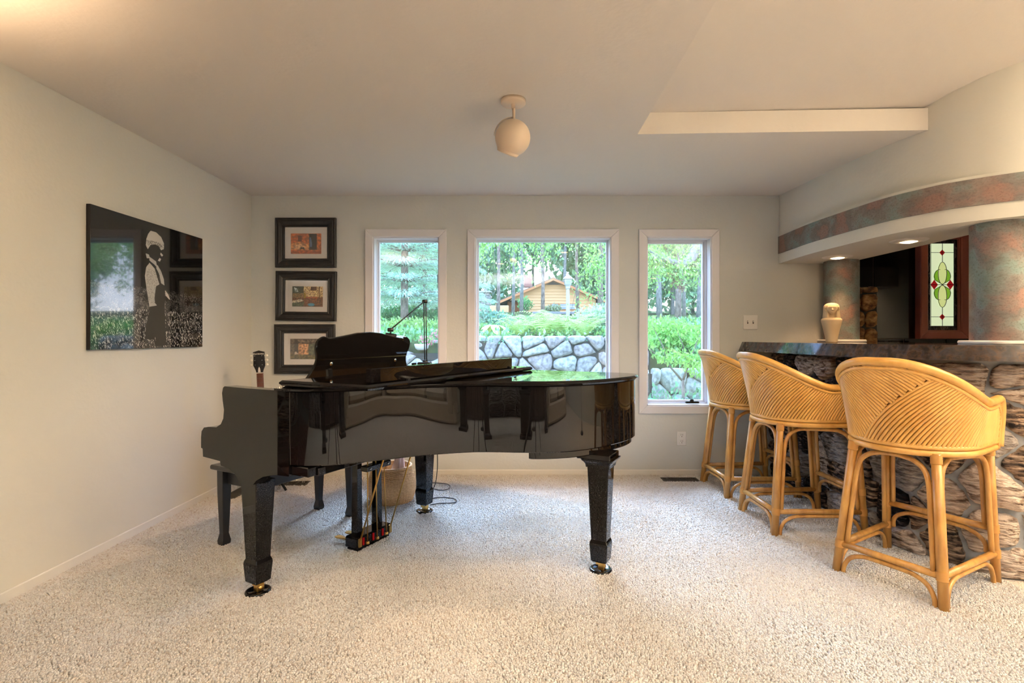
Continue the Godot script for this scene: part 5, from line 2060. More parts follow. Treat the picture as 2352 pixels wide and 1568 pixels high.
# ------------------------------------------------------------------ what the lacquer mirrors, behind the viewer
func rear_room():
	var nz := FastNoiseLite.new()
	nz.seed = 25
	nz.frequency = 0.06
	var ch := thing("stone_chimney", "broad grey brown stone chimney breast behind the viewer", "fireplace")
	part("mortar_bed", boxm(Vector3(-1.45, 1.17, 2.95), Vector3(1.5, 2.34, 0.7)), M.mortar, ch)
	var sites := []
	var y := 0.1
	while y < 1.5:
		var x := -2.15
		while x < -0.8:
			sites.append(Vector2(x + rng.randf_range(-0.05, 0.05), y + rng.randf_range(-0.04, 0.04)))
			x += rng.randf_range(0.22, 0.34)
		y += 0.2
	var place := func(q: Vector2, d: float) -> Vector3: return Vector3(q.x, q.y, 2.6 - d)
	for cell in voronoi(sites, Vector2(-2.24, 0.0), Vector2(-0.76, 1.6)):
		if cell.size() > 2 and absf(area2(cell)) > 0.004:
			part("stone", stone_mesh(cell, 0.012, 0.05, 1, nz, 0.02, place, 14), M["stone%d" % [1, 2, 3][rng.randi() % 3]], ch)
	# sofa
	var s := thing("sofa", "beige upholstered sofa behind the viewer", "sofa", Vector3(2.5, 0, 2.1))
	part("base", boxm(Vector3(0, 0.16, 0), Vector3(2.0, 0.28, 0.86), 0.03), M.fabric, s)
	for x in [-0.9, 0.9]:
		part("armrest", boxm(Vector3(x, 0.36, 0), Vector3(0.24, 0.56, 0.88), 0.08), M.fabric, s)
	for x in [-0.39, 0.39]:
		part("seat_cushion", boxm(Vector3(x, 0.38, -0.05), Vector3(0.77, 0.18, 0.72), 0.06), M.fabric, s)
		part("back_cushion", boxm(Vector3(x, 0.66, 0.28), Vector3(0.77, 0.48, 0.24), 0.09, Basis(Vector3.RIGHT, 0.15)), M.fabric, s)
	var cb := thing("low_cabinet", "long low dark wooden cabinet behind the viewer", "cabinet", Vector3(0.35, 0, 2.5))
	part("carcass", boxm(Vector3(0, 0.30, 0), Vector3(1.9, 0.54, 0.45), 0.008), M.panel_dark, cb)
	part("top", boxm(Vector3(0, 0.585, 0), Vector3(1.96, 0.03, 0.49), 0.008), M.wood_dark, cb)
	for x in [-0.7, -0.23, 0.23, 0.7]:
		var dr := part("door", boxm(Vector3(x, 0.31, -0.235), Vector3(0.44, 0.46, 0.02), 0.006), M.panel_dark, cb)
		part("knob", boxm(Vector3(x + 0.17, 0.33, -0.252), Vector3(0.02, 0.02, 0.02), 0.006), M.brass, dr)
	# camera tripod
	var tp := thing("tripod", "black tripod standing under the viewpoint", "tripod", Vector3(0, 0.006, 0.06))
	for e in 3:
		var a := TAU * e / 3.0 + 0.5
		part("leg", rod(Vector3(cos(a) * 0.42, 0.0, sin(a) * 0.42), Vector3(cos(a) * 0.03, 0.82, sin(a) * 0.03), 0.014, 8), M.black, tp)
	part("column", rod(Vector3(0, 0.62, 0), Vector3(0, 0.98, 0), 0.016, 10), M.black, tp)
	part("head", boxm(Vector3(0, 1.0, 0.0), Vector3(0.07, 0.06, 0.07), 0.01), M.black, tp)
	# two plants on dark pedestals
	var k := 0
	for q in [Vector3(-0.45, 0, 1.2), Vector3(1.15, 0, 1.5)]:
		var pd := thing("plant_stand", ["dark wooden plant pedestal on the left behind the viewer", "dark wooden plant pedestal by the sofa behind the viewer"][k], "pedestal", q)
		var st := S()
		taper_leg(st, [[0.0, 0.16, 0.16], [0.04, 0.16, 0.16], [0.06, 0.12, 0.12], [0.50, 0.11, 0.11], [0.53, 0.15, 0.15], [0.56, 0.15, 0.15]])
		part("column", st, M.wood_dark, pd)
		var pl := thing("potted_plant", ["strap leaved plant in a dark pot on the left pedestal", "strap leaved plant in a dark pot by the sofa"][k], "plant", q + Vector3(0, 0.56, 0))
		st = S(true)
		lathe(st, [Vector2(0.001, 0.0), Vector2(0.08, 0.0), Vector2(0.12, 0.16), Vector2(0.125, 0.18), Vector2(0.11, 0.18), Vector2(0.10, 0.15), Vector2(0.001, 0.15)], 20)
		part("pot", st, M.black, pl)
		for e in 16:
			st = S()
			var a := TAU * e / 16.0 + 0.2 * k
			var d := Vector3(cos(a), 0, sin(a))
			var side := Vector3(-d.z, 0, d.x)
			var ln := 0.32 + 0.1 * sin(e * 2.3)
			for h in 6:
				var u0 := h / 6.0
				var u1 := (h + 1) / 6.0
				var p0 := d * ln * u0 + Vector3(0, 0.16 + 0.45 * u0 - 0.55 * u0 * u0, 0)
				var p1 := d * ln * u1 + Vector3(0, 0.16 + 0.45 * u1 - 0.55 * u1 * u1, 0)
				var w0 := 0.018 * (1.0 - u0 * 0.9)
				var w1 := 0.018 * (1.0 - u1 * 0.9)
				quad(st, p0 - side * w0, p0 + side * w0, p1 + side * w1, p1 - side * w1)
			part("leaf", st, mat(rgb(42, 66, 34), 0.5), pl)
		k += 1


# ------------------------------------------------------------------ carpet pile
func clear_spot(x: float, z: float) -> bool:
	for c in [Vector2(-1.179, -2.322), Vector2(-0.621, -3.399), Vector2(0.410, -2.538)]:
		if Vector2(x, z).distance_squared_to(c) < 0.0031:
			return true
	return (absf(x - 1.31) < 0.14 and absf(z + 4.145) < 0.05) or (absf(x + 2.075) < 0.05 and absf(z + 3.80) < 0.14) or (absf(x + 1.80) < 0.14 and absf(z + 4.03) < 0.05)


func carpet():
	var st := S(true)
	var h := 1.0
	var rr := [1.0, 1.1, 0.75]
	var ys := [-0.15, 0.55, 1.0]
	var rs := []
	for j in 3:
		var ring := PackedVector3Array()
		for i in 4:
			var a := TAU * i / 4.0 + j * 0.5
			ring.append(Vector3(cos(a) * rr[j], ys[j], sin(a) * rr[j]))
		rs.append(ring)
	rings(st, rs)
	var tuft := done(st)
	var sc := Scatter.new()
	var nz := FastNoiseLite.new()
	nz.seed = 33
	nz.frequency = 0.9
	nz.fractal_octaves = 3
	var cols := [Color(0.74, 0.71, 0.665), Color(0.69, 0.645, 0.595), Color(0.60, 0.53, 0.46), Color(0.77, 0.75, 0.72)]
	var z := BACK + 0.02
	while z < -1.25:
		var step := 0.0072 if z > -2.7 else 0.0092
		var xr := minf(2.3, 1.05 * -z + 0.35)
		var x := maxf(LEFT + 0.018, -1.06 * -z - 0.3)
		while x < xr:
			var px := x + rng.randf_range(-0.004, 0.004)
			var pz := z + rng.randf_range(-0.004, 0.004)
			if clear_spot(px, pz):
				x += step
				continue
			var lean := Vector2(nz.get_noise_2d(px, pz), nz.get_noise_2d(px + 40.0, pz)) * 0.9 + Vector2(rng.randf_range(-0.45, 0.45), rng.randf_range(-0.45, 0.45))
			var hh := 0.011 + rng.randf() * 0.003
			var w := step * 0.70
			var up := Vector3(lean.x, 1.0, lean.y).normalized()
			var a := rng.randf() * TAU
			var xx := Vector3(cos(a), 0, sin(a))
			xx = (xx - up * xx.dot(up)).normalized()
			var r := rng.randf()
			var c: Color = cols[0] if r < 0.42 else (cols[1] if r < 0.70 else (cols[2] if r < 0.76 else cols[3]))
			sc.put(Basis(xx * w, up * hh, xx.cross(up) * w), Vector3(px, 0.0, pz), c)
			x += step
		z += step
	var o := scatter("carpet_pile", sc, tuft, M.pile)
	tag(o, "thick cream shag carpet pile over the whole visible floor", "carpet")


# ------------------------------------------------------------------ garden outside the windows
func ground_y(x: float, z: float) -> float:
	var d := -z - 8.0
	var up := 1.06 + 0.075 * maxf(d, 0.0)
	var low := 0.56 + 0.27 * clampf(d + 0.2, 0.0, 2.6) + 0.06 * maxf(d - 2.4, 0.0)
	return lerpf(up, minf(low, up), smoothstep(1.9, 2.5, x))


func leaf_mesh(wide := 0.5, fold := 0.12) -> ArrayMesh:
	var st := S()
	var a := Vector3.ZERO
	var b := Vector3(wide * 0.5, fold, 0.42)
	var c := Vector3(0, 0, 1)
	var d := Vector3(-wide * 0.5, fold, 0.42)
	tri(st, a, c, b)
	tri(st, a, d, c)
	return done(st)


func shade(c: Color, k := 0.3) -> Color:
	var f := 1.0 + rng.randf_range(-k, k)
	return Color(c.r * f * rng.randf_range(0.9, 1.1), c.g * f, c.b * f * rng.randf_range(0.85, 1.15))


func blob(sc: Scatter, c: Vector3, r: Vector3, n: int, size: float, col: Color, hollow := 0.55, droop := 0.0):
	for i in n:
		var d := Vector3(rng.randfn(), rng.randfn(), rng.randfn()).normalized()
		var p := c + d * r * pow(rng.randf_range(hollow * hollow, 1.0), 0.5) * rng.randf_range(0.85, 1.08)
		var b: Basis
		if droop > 0.0:
			var dir := (Vector3(rng.randfn() * 0.5, -droop, rng.randfn() * 0.5)).normalized()
			var s := dir.cross(Vector3(rng.randfn(), rng.randfn(), rng.randfn())).normalized()
			b = Basis(s, dir.cross(s), dir)
			b = Basis(b.x * size, -b.y * size, b.z * size) if b.determinant() < 0 else b.scaled(Vector3.ONE * size)
		else:
			b = rand_basis(size * rng.randf_range(0.7, 1.3))
		sc.put(b, p, shade(col))


func shrub(called: String, label: String, category: String, at: Vector3, r: Vector3, n: int, size: float, col: Color, group := "") -> Node3D:
	var t := thing(called, label, category, at, 0.0, group)
	var sc := Scatter.new()
	for k in 7:
		var o := Vector3(rng.randf_range(-0.5, 0.5) * r.x, rng.randf_range(0.5, 1.15) * r.y, rng.randf_range(-0.5, 0.5) * r.z)
		blob(sc, o, r * 0.62, n / 7, size, col)
	scatter("foliage", sc, M.leaf_shape, M.leaf, t)
	var st := S(true)
	for k in 5:
		var a := TAU * k / 5.0
		tube(st, [Vector3(0, -0.05, 0), Vector3(cos(a) * r.x * 0.3, r.y * 0.6, sin(a) * r.z * 0.3), Vector3(cos(a) * r.x * 0.55, r.y * 1.1, sin(a) * r.z * 0.55)], [0.02, 0.015, 0.006], 5)
	part("stem", st, M.bark, t)
	return t


func tree(called: String, label: String, at: Vector3, trunk_r: float, trunk_h: float, lean: float, crown_y: float, crown_r: Vector3, n: int, size: float, col: Color, bark: Material, group := ""):
	var t := thing(called, label, "tree", at, 0.0, group)
	var st := S(true)
	var pts := []
	var rad := []
	for k in 7:
		var f := k / 6.0
		pts.append(Vector3(lean * f * trunk_h + 0.04 * sin(f * 7.0 + at.x), trunk_h * f - 0.1, 0.05 * sin(f * 5.0 + at.z)))
		rad.append(trunk_r * 0.42 * lerpf(1.25 if k == 0 else 1.05, 0.55, f))
	tube(st, pts, rad, 10)
	part("trunk", st, bark, t)
	if n > 0:
		var sc := Scatter.new()
		var limbs := S(true)
		for k in 9:
			var a := TAU * k / 9.0 + at.x
			var h := crown_y + rng.randf_range(-0.9, 0.7) * crown_r.y
			var q := Vector3(cos(a) * crown_r.x * 0.6, h, sin(a) * crown_r.z * 0.6)
			tube(limbs, [Vector3(lean * h, minf(h * 0.75, trunk_h * 0.9), 0), q * Vector3(0.5, 0.9, 0.5), q], [trunk_r * 0.4, trunk_r * 0.25, trunk_r * 0.08], 5)
			blob(sc, q, crown_r * 0.55, n / 9, size, col, 0.2)
		part("limb", limbs, bark, t)
		scatter("foliage", sc, M.leaf_shape, M.leaf, t)


func garden():
	M.leaf_shape = leaf_mesh()
	rng.seed = 501
	# lower ground between house and walls, and the planted slope behind
	skin(part("ground", boxm(Vector3(1.0, -0.25, -6.4), Vector3(44, 0.3, 3.9)), M.soil), "bare soil strip between the house and the rock walls")
	var st := S(true)
	var xs := []
	for k in 41:
		xs.append(-30.0 + 84.0 * k / 40.0)
	xs.append_array([1.95, 2.1, 2.25, 2.4, 2.55])
	xs.sort()
	var zs := [-8.05, -8.4, -8.8, -9.4, -10.2, -11.2, -13.0, -16.0, -20.0, -26.0, -34.0, -46.0, -64.0]
	for i in xs.size() - 1:
		for j in zs.size() - 1:
			var q := []
			for c in [[i, j], [i + 1, j], [i + 1, j + 1], [i, j + 1]]:
				q.append(Vector3(xs[c[0]], ground_y(xs[c[0]], zs[c[1]]), zs[c[1]]))
			quad(st, q[0], q[1], q[2], q[3])
	for i in xs.size() - 1:
		quad(st, Vector3(xs[i], -0.3, -8.05), Vector3(xs[i + 1], -0.3, -8.05), Vector3(xs[i + 1], ground_y(xs[i + 1], -8.05), -8.05), Vector3(xs[i], ground_y(xs[i], -8.05), -8.05))
	skin(part("slope", st, M.soil), "planted garden slope rising behind the rock walls")
	# dry stacked boulder walls
	var nz := FastNoiseLite.new()
	nz.seed = 61
	nz.frequency = 0.02
	for wnum in 2:
		var w := thing("rock_wall", ["grey dry stacked boulder wall behind the piano window", "low pale boulder wall outside the right window"][wnum], "rock wall", Vector3.ZERO, 0.0, "boulder walls in the garden")
		var x0: float = [-6.0, 2.0][wnum]
		var x1: float = [2.02, 7.5][wnum]
		var tp: float = [1.15, 0.66][wnum]
		var sites := []
		var y := 0.10
		var row := 0
		while y < tp + 0.1:
			var x := x0 + 0.2 * (row % 2)
			while x < x1:
				sites.append(Vector2(x + rng.randf_range(-0.12, 0.12), y + rng.randf_range(-0.10, 0.10)))
				x += rng.randf_range(0.24, 0.52)
			y += rng.randf_range(0.19, 0.27)
			row += 1
		var zf: float = [-7.98, -7.75][wnum]
		var place := func(q: Vector2, d: float) -> Vector3:
			return Vector3(q.x, q.y, zf + d + 0.12 * (1.0 - q.y) + 0.06 * sin(q.x * 1.7))
		st = S()
		for k in 30:
			var xa := lerpf(x0, x1, k / 30.0)
			var xb := lerpf(x0, x1, (k + 1) / 30.0)
			var ta := 0.94 if wnum == 0 and xa > -1.9 and xa < -1.0 else tp - 0.02
			box(st, Vector3((xa + xb) / 2, ta / 2 - 0.1, zf - 0.03 + 0.06 * sin(xa * 1.7)), Vector3(xb - xa + 0.02, ta + 0.2 - 0.05, 0.24))
		part("earth_core", st, M.dark_gap, w)
		for cell in voronoi(sites, Vector2(x0, -0.1), Vector2(x1, tp + 0.04)):
			if cell.size() < 3 or absf(area2(cell)) < 0.01:
				continue
			var c := Vector2.ZERO
			for q in cell:
				c += q / cell.size()
			if wnum == 0 and c.x > -1.85 and c.x < -1.02 and c.y > 0.90:
				continue
			part("boulder", stone_mesh(cell, 0.003, rng.randf_range(0.10, 0.17), 2, nz, 0.03, place, 20), M["boulder%d" % ([0, 1, 2][rng.randi() % 3] if wnum == 0 else 2)], w)
	# ground cover
	var sc := Scatter.new()
	var greens := [Color(0.22, 0.46, 0.15), Color(0.34, 0.58, 0.20), Color(0.28, 0.54, 0.30), Color(0.46, 0.66, 0.36), Color(0.16, 0.36, 0.13)]
	for i in 26000:
		var z := -8.05 - 7.5 * pow(rng.randf(), 1.5)
		var x := rng.randf_range(-5.5, 8.5)
		if x > -0.15 and x < 1.5 and z > -10.6 and rng.randf() < 0.8:
			continue
		var patch := int(absf(floor(nz.get_noise_2d(x * 60.0, z * 60.0) * 9.0))) % 4
		var c: Color = greens[patch if rng.randf() < 0.75 else 4]
		sc.put(rand_basis(rng.randf_range(0.06, 0.12)), Vector3(x, ground_y(x, z) + rng.randf_range(0.0, 0.20), z), shade(c))
	for i in 2500:
		var x := rng.randf_range(1.6, 6.0)
		var z := rng.randf_range(-7.6, -6.6)
		sc.put(rand_basis(rng.randf_range(0.05, 0.11)), Vector3(x, -0.1 + rng.randf_range(0.0, 0.55) * smoothstep(-6.2, -7.4, z), z), shade(greens[2]))
	for i in 900:
		var x := rng.randf_range(-4.5, 2.0)
		if x > -1.9 and x < -1.0:
			continue
		sc.put(rand_basis(rng.randf_range(0.03, 0.06)), Vector3(x, 1.15 - rng.randf() * 0.08, -7.86 - rng.randf() * 0.2), shade(greens[2]))
	tag(scatter("ground_cover", sc, M.leaf_shape, M.leaf), "mixed low green ground cover plants on the garden slope", "plants")
	ferns()
	# shrubs
	shrub("shrub", "blue green rounded shrub left of the ferns behind the rock wall", "shrub", Vector3(-0.55, ground_y(-0.5, -11.5), -11.5), Vector3(0.75, 0.30, 0.5), 1500, 0.09, Color(0.26, 0.46, 0.33))
	shrub("shrub", "pale flowering shrub at the right edge of the middle window", "shrub", Vector3(1.75, ground_y(1.7, -10.5), -10.5), Vector3(0.65, 0.34, 0.5), 1300, 0.09, Color(0.55, 0.66, 0.50))
	shrub("shrub", "grey leaved shrub beside the pale flowering one", "shrub", Vector3(2.3, ground_y(2.3, -13.0), -13.0), Vector3(0.8, 0.40, 0.6), 1200, 0.09, Color(0.40, 0.52, 0.40))
	shrub("hedge", "dark clipped hedge beyond the left window", "hedge", Vector3(-3.0, ground_y(-3.0, -13.9), -13.9), Vector3(1.0, 0.30, 0.4), 2200, 0.09, Color(0.10, 0.26, 0.09))
	shrub("shrub", "low yellow flecked shrub seen beside the lamp arm", "shrub", Vector3(-2.2, ground_y(-2.2, -9.6), -9.6), Vector3(0.85, 0.22, 0.5), 1600, 0.07, Color(0.36, 0.54, 0.18))
	shrub("shrub", "leafy bright green bush filling the right window", "shrub", Vector3(2.75, ground_y(2.75, -9.0), -9.0), Vector3(0.95, 0.36, 0.5), 4200, 0.075, Color(0.36, 0.66, 0.18))
	shrub("shrub", "round clipped bush in front of the orange house", "shrub", Vector3(0.35, 2.55, -26.6), Vector3(0.42, 0.42, 0.4), 500, 0.14, Color(0.22, 0.45, 0.18))
	shrub("shrub", "small flat bush under the house windows", "shrub", Vector3(1.75, 2.5, -26.8), Vector3(0.5, 0.24, 0.3), 400, 0.14, Color(0.40, 0.46, 0.28))
	# young maple in front of the low wall
	var mp := thing("young_maple", "thin trunked young maple in front of the low pale wall", "tree", Vector3(2.30, -0.05, -7.15))
	st = S(true)
	tube(st, [Vector3(0.0, 0, 0), Vector3(0.01, 0.35, 0), Vector3(0.0, 0.62, 0)], [0.03, 0.026, 0.02], 8)
	tube(st, [Vector3(0.0, 0.6, 0), Vector3(0.10, 0.9, 0), Vector3(0.22, 1.25, 0.05)], [0.018, 0.012, 0.005], 6)
	tube(st, [Vector3(0.0, 0.6, 0), Vector3(-0.22, 0.85, 0), Vector3(-0.55, 1.12, 0)], [0.016, 0.012, 0.005], 6)
	tube(st, [Vector3(-0.2, 0.83, 0), Vector3(-0.3, 1.1, 0.05), Vector3(-0.45, 1.4, 0.05)], [0.010, 0.008, 0.004], 6)
	tube(st, [Vector3(0.08, 0.85, 0), Vector3(0.02, 1.1, -0.05), Vector3(-0.1, 1.35, 0)], [0.010, 0.008, 0.004], 6)
	part("trunk", st, M.bark, mp)
	sc = Scatter.new()
	for q in [Vector3(0.2, 1.2, 0), Vector3(-0.5, 1.15, 0), Vector3(-0.4, 1.4, 0), Vector3(0.0, 1.35, 0), Vector3(0.1, 0.9, 0.1), Vector3(-0.2, 0.95, 0.1), Vector3(0.3, 0.75, 0)]:
		blob(sc, q, Vector3(0.26, 0.13, 0.2), 130, 0.07, Color(0.40, 0.70, 0.20), 0.1)
	scatter("foliage", sc, M.leaf_shape, M.leaf, mp)
	overhang()
	spruce()
	planters()
	house()
	# trees with bare lower trunks
	var g := "tall trees beyond the garden"
	var far_green := Color(0.30, 0.52, 0.26)
	var pale := Color(0.40, 0.62, 0.40)
	tree("tall_tree", "pale trunked tree left of the orange house in the middle window", Vector3(-0.62, 1.55, -16.0), 0.14, 7.0, -0.012, 6.3, Vector3(1.9, 1.3, 1.5), 1500, 0.16, pale, M.bark, g)
	tree("tall_tree", "slim tree behind the gate pillar, left of the house", Vector3(-0.20, 1.9, -20.0), 0.15, 9.0, 0.0, 7.0, Vector3(2.2, 1.8, 1.8), 1300, 0.2, far_green, M.bark_grey, g)
	tree("tall_tree", "darker slim tree at the left end of the house roof", Vector3(0.15, 2.3, -25.0), 0.20, 10.0, 0.0, 7.6, Vector3(2.4, 2.0, 2.0), 1200, 0.24, pale, M.bark_grey, g)
	tree("tall_tree", "straight tree standing in front of the orange gable", Vector3(0.83, 1.75, -18.0), 0.15, 8.0, 0.006, 7.0, Vector3(1.8, 1.2, 1.6), 1300, 0.18, pale, M.bark, g)
	tree("tall_tree", "tree trunk right of the white lamp post", Vector3(2.55, 2.2, -22.0), 0.16, 9.0, 0.0, 6.2, Vector3(2.6, 2.2, 2.0), 1600, 0.22, far_green, M.bark, g)
	tree("tall_tree", "thick trunk at the right edge of the middle window", Vector3(3.15, 2.0, -19.5), 0.24, 9.0, 0.01, 6.4, Vector3(2.4, 2.0, 2.0), 1500, 0.2, pale, M.bark, g)
	tree("tall_tree", "leftmost grey trunk in the right window", Vector3(4.45, 1.8, -16.0), 0.19, 7.0, -0.02, 5.6, Vector3(2.0, 1.6, 1.6), 1500, 0.17, far_green, M.bark_grey, g)
	tree("tall_tree", "middle thick trunk in the right window", Vector3(4.55, 1.65, -14.4), 0.19, 7.0, 0.0, 5.4, Vector3(2.0, 1.6, 1.6), 1500, 0.16, far_green, M.bark, g)
	tree("tall_tree", "thin far trunk in the right window", Vector3(7.1, 2.2, -22.0), 0.16, 9.0, 0.0, 6.0, Vector3(2.6, 2.2, 2.0), 1400, 0.22, pale, M.bark_grey, g)
	tree("tall_tree", "rightmost thick grey trunk in the right window", Vector3(5.75, 1.7, -16.2), 0.23, 7.0, 0.01, 5.6, Vector3(2.2, 1.8, 1.8), 1500, 0.17, far_green, M.bark_grey, g)
	# woodland closing the view
	for k in 32:
		var x := -19.0 + 1.85 * k if k < 22 else 22.0 + 2.6 * (k - 22)
		var z := -35.0 - 3.5 * (k % 4)
		var nth: String = ["first", "second", "third", "fourth", "fifth", "sixth", "seventh", "eighth", "ninth", "tenth", "eleventh", "twelfth", "thirteenth", "fourteenth", "fifteenth", "sixteenth", "seventeenth", "eighteenth", "nineteenth", "twentieth", "twenty-first", "twenty-second", "tenth-last", "ninth-last", "eighth-last", "seventh-last", "sixth-last", "fifth-last", "fourth-last", "third-last", "second-last", "last"][k]
		tree("woodland_tree", "leafy tree of the far woodland, %s from the left along the tree line" % nth, Vector3(x, ground_y(x, z) - 0.2, z), 0.3, 8.0, 0.0, (5.6 + (k % 2)) if k < 10 or k > 12 else 7.6, Vector3(3.0, 5.2 if k < 10 or k > 12 else 3.2, 2.6), 2300, 0.50, [Color(0.34, 0.52, 0.32), Color(0.28, 0.46, 0.24), Color(0.42, 0.58, 0.42)][k % 3], M.bark_grey, "woodland behind the garden")


func ferns():
	var f := thing("fern", "", "fern")
	var mt := mat(rgb(150, 200, 84), 0.6)
	mt.backlight_enabled = true
	mt.backlight = Color(0.7, 0.7, 0.5)
	for k in 13:
		var a := TAU * k / 13.0 + 0.3 * sin(k * 5.0)
		var ln := 0.62 + 0.16 * sin(k * 2.1)
		var st := S()
		var d := Vector3(cos(a), 0, sin(a))
		var sd := Vector3(-d.z, 0, d.x)
		var at := func(u: float) -> Vector3: return d * ln * 0.85 * u + Vector3(0, ln * (1.25 * u - 0.80 * u * u), 0)
		for e in 15:
			var u0 := 0.08 + e / 16.0
			var u1 := u0 + 0.042
			var p0: Vector3 = at.call(u0)
			var p1: Vector3 = at.call(u1)
			var w := 0.13 * sin(PI * clampf(u0 * 0.85 + 0.14, 0, 1)) + 0.01
			for s in [-1.0, 1.0]:
				var tip: Vector3 = (p0 + p1) * 0.5 + sd * s * w + (p1 - p0) * 0.9 - Vector3(0, w * 0.25, 0)
				tri(st, p0, p1, tip)
			quad(st, p0 - sd * 0.003, p0 + sd * 0.003, at.call(u0 + 0.0625) + sd * 0.003, at.call(u0 + 0.0625) - sd * 0.003)
		part("frond", st, mt, f)
	var spots := [[0.02, -9.2, 0.9], [0.45, -9.0, 1.05], [0.85, -9.3, 1.1], [1.15, -9.0, 0.9], [0.25, -9.9, 1.1], [0.70, -10.1, 1.2], [1.25, -10.0, 1.0]]
	var lab := ["small fern at the left front of the fern bank", "fern second from the left in the front row", "large fern in the middle of the front row", "fern at the right end of the front row", "fern in the back row on the left", "tallest fern in the middle of the back row", "fern in the back row below the lamp post"]
	for k in 7:
		var o: Node3D = f
		if k:
			o = f.duplicate()
			o.name = numbered("fern")
			add_child(o)
		o.position = Vector3(spots[k][0], ground_y(spots[k][0], spots[k][1]) + 0.02, spots[k][1])
		o.rotation.y = k * 1.3
		o.scale = Vector3.ONE * spots[k][2] * 1.0
		tag(o, lab[k], "fern", "ferns behind the rock wall")
	# hosta
	var h := thing("hosta", "yellow green hosta rosette at the left end of the ferns", "plant", Vector3(-0.42, ground_y(-0.4, -8.7) + 0.02, -8.7))
	var hm := mat(rgb(206, 214, 104), 0.5)
	for k in 14:
		var a := TAU * k / 14.0
		var ring := 0.14 + 0.12 * (k % 2)
		var d := Vector3(cos(a), 0, sin(a))
		var sd := Vector3(-d.z, 0, d.x)
		var st := S(true)
		var pr := [[0.0, 0.01], [0.25, 0.055], [0.5, 0.075], [0.78, 0.05], [1.0, 0.004]]
		for e in 4:
			var c0: Vector3 = d * ring * (0.3 + pr[e][0]) + Vector3(0, 0.20 * (1.0 - pr[e][0] * pr[e][0]) + 0.04, 0)
			var c1: Vector3 = d * ring * (0.3 + pr[e + 1][0]) + Vector3(0, 0.20 * (1.0 - pr[e + 1][0] * pr[e + 1][0]) + 0.04, 0)
			quad(st, c0 - sd * pr[e][1], c0 + sd * pr[e][1], c1 + sd * pr[e + 1][1], c1 - sd * pr[e + 1][1])
		part("leaf", st, hm, h)


func overhang():
	var t := thing("overhanging_tree", "leafy tree whose limbs hang across the tops of the middle and right windows", "tree", Vector3(4.2, 0.3, -8.6))
	var o := t.position
	var st := S(true)
	tube(st, [Vector3(0, -0.2, 0), Vector3(-0.1, 1.2, 0.1), Vector3(-0.3, 2.3, 0.3), Vector3(-0.35, 3.6, 0.3)], [0.24, 0.2, 0.17, 0.1], 12)
	part("trunk", st, M.bark_grey, t)
	var limbs := [
		[Vector3(3.9, 2.4, -8.4), Vector3(3.0, 2.85, -8.0), Vector3(2.70, 2.50, -7.7), Vector3(2.45, 2.24, -7.5), Vector3(2.15, 2.27, -7.4), Vector3(1.8, 2.42, -7.3)],
		[Vector3(3.9, 2.5, -8.4), Vector3(2.9, 3.05, -8.1), Vector3(1.7, 3.0, -7.9), Vector3(0.6, 2.85, -7.8), Vector3(-0.5, 2.65, -7.7)],
		[Vector3(3.9, 2.5, -8.4), Vector3(2.6, 2.9, -8.6), Vector3(1.8, 2.75, -8.5), Vector3(1.2, 2.4, -8.4)],
	]
	var sc := Scatter.new()
	var lm := S(true)
	var col := Color(0.36, 0.62, 0.20)
	for k in 3:
		var pts := []
		for q in limbs[k]:
			pts.append(q - o)
		var fine := spline(pts, 5)
		var rad := []
		for i in fine.size():
			rad.append(lerpf([0.13, 0.07, 0.05][k], [0.014, 0.008, 0.008][k], pow(float(i) / fine.size(), [1.1, 0.7, 0.7][k])))
		tube(lm, fine, rad, 8)
		for i in range(5, fine.size()):
			for e in (5 if k == 0 else 4):
				var p: Vector3 = fine[i]
				var ln := rng.randf_range(0.25, 0.75)
				if k == 0:
					ln *= 0.5
				if k == 2:
					ln *= 1.25
				var dx := rng.randf_range(-0.35, 0.35)
				var dz := rng.randf_range(-0.3, 0.3)
				var tw := [p, p + Vector3(dx * 0.6, -ln * 0.3, dz * 0.6), p + Vector3(dx, -ln, dz)]
				tube(lm, tw, [0.006, 0.004, 0.002], 4)
				for q in 46 if k else 26:
					var f := rng.randf()
					var pp: Vector3 = tw[0].lerp(tw[1], f * 2.0) if f < 0.5 else tw[1].lerp(tw[2], f * 2.0 - 1.0)
					var dir := Vector3(rng.randfn() * 0.7, -0.8, rng.randfn() * 0.7).normalized()
					var s := dir.cross(Vector3(rng.randfn(), rng.randfn() * 0.3, rng.randfn())).normalized()
					var size := rng.randf_range(0.04, 0.072)
					sc.put(Basis(s * size, dir.cross(s) * -size, dir * size), pp + Vector3(rng.randfn(), rng.randfn(), rng.randfn()) * 0.05, shade(col))
	part("limb", lm, M.bark_grey, t)
	scatter("foliage", sc, M.leaf_shape, M.leaf, t)
	# dried flower heads hanging in the right window
	var dr := Scatter.new()
	for k in 3:
		blob(dr, [Vector3(2.33, 2.20, -7.45), Vector3(2.28, 2.02, -7.45), Vector3(2.38, 1.92, -7.45)][k], Vector3(0.09, 0.10, 0.08), 160, 0.035, Color(0.42, 0.30, 0.22), 0.2)
	tag(scatter("dried_flowers", dr, M.leaf_shape, M.leaf), "brown dried flower clusters hanging from the limb in the right window", "flowers")


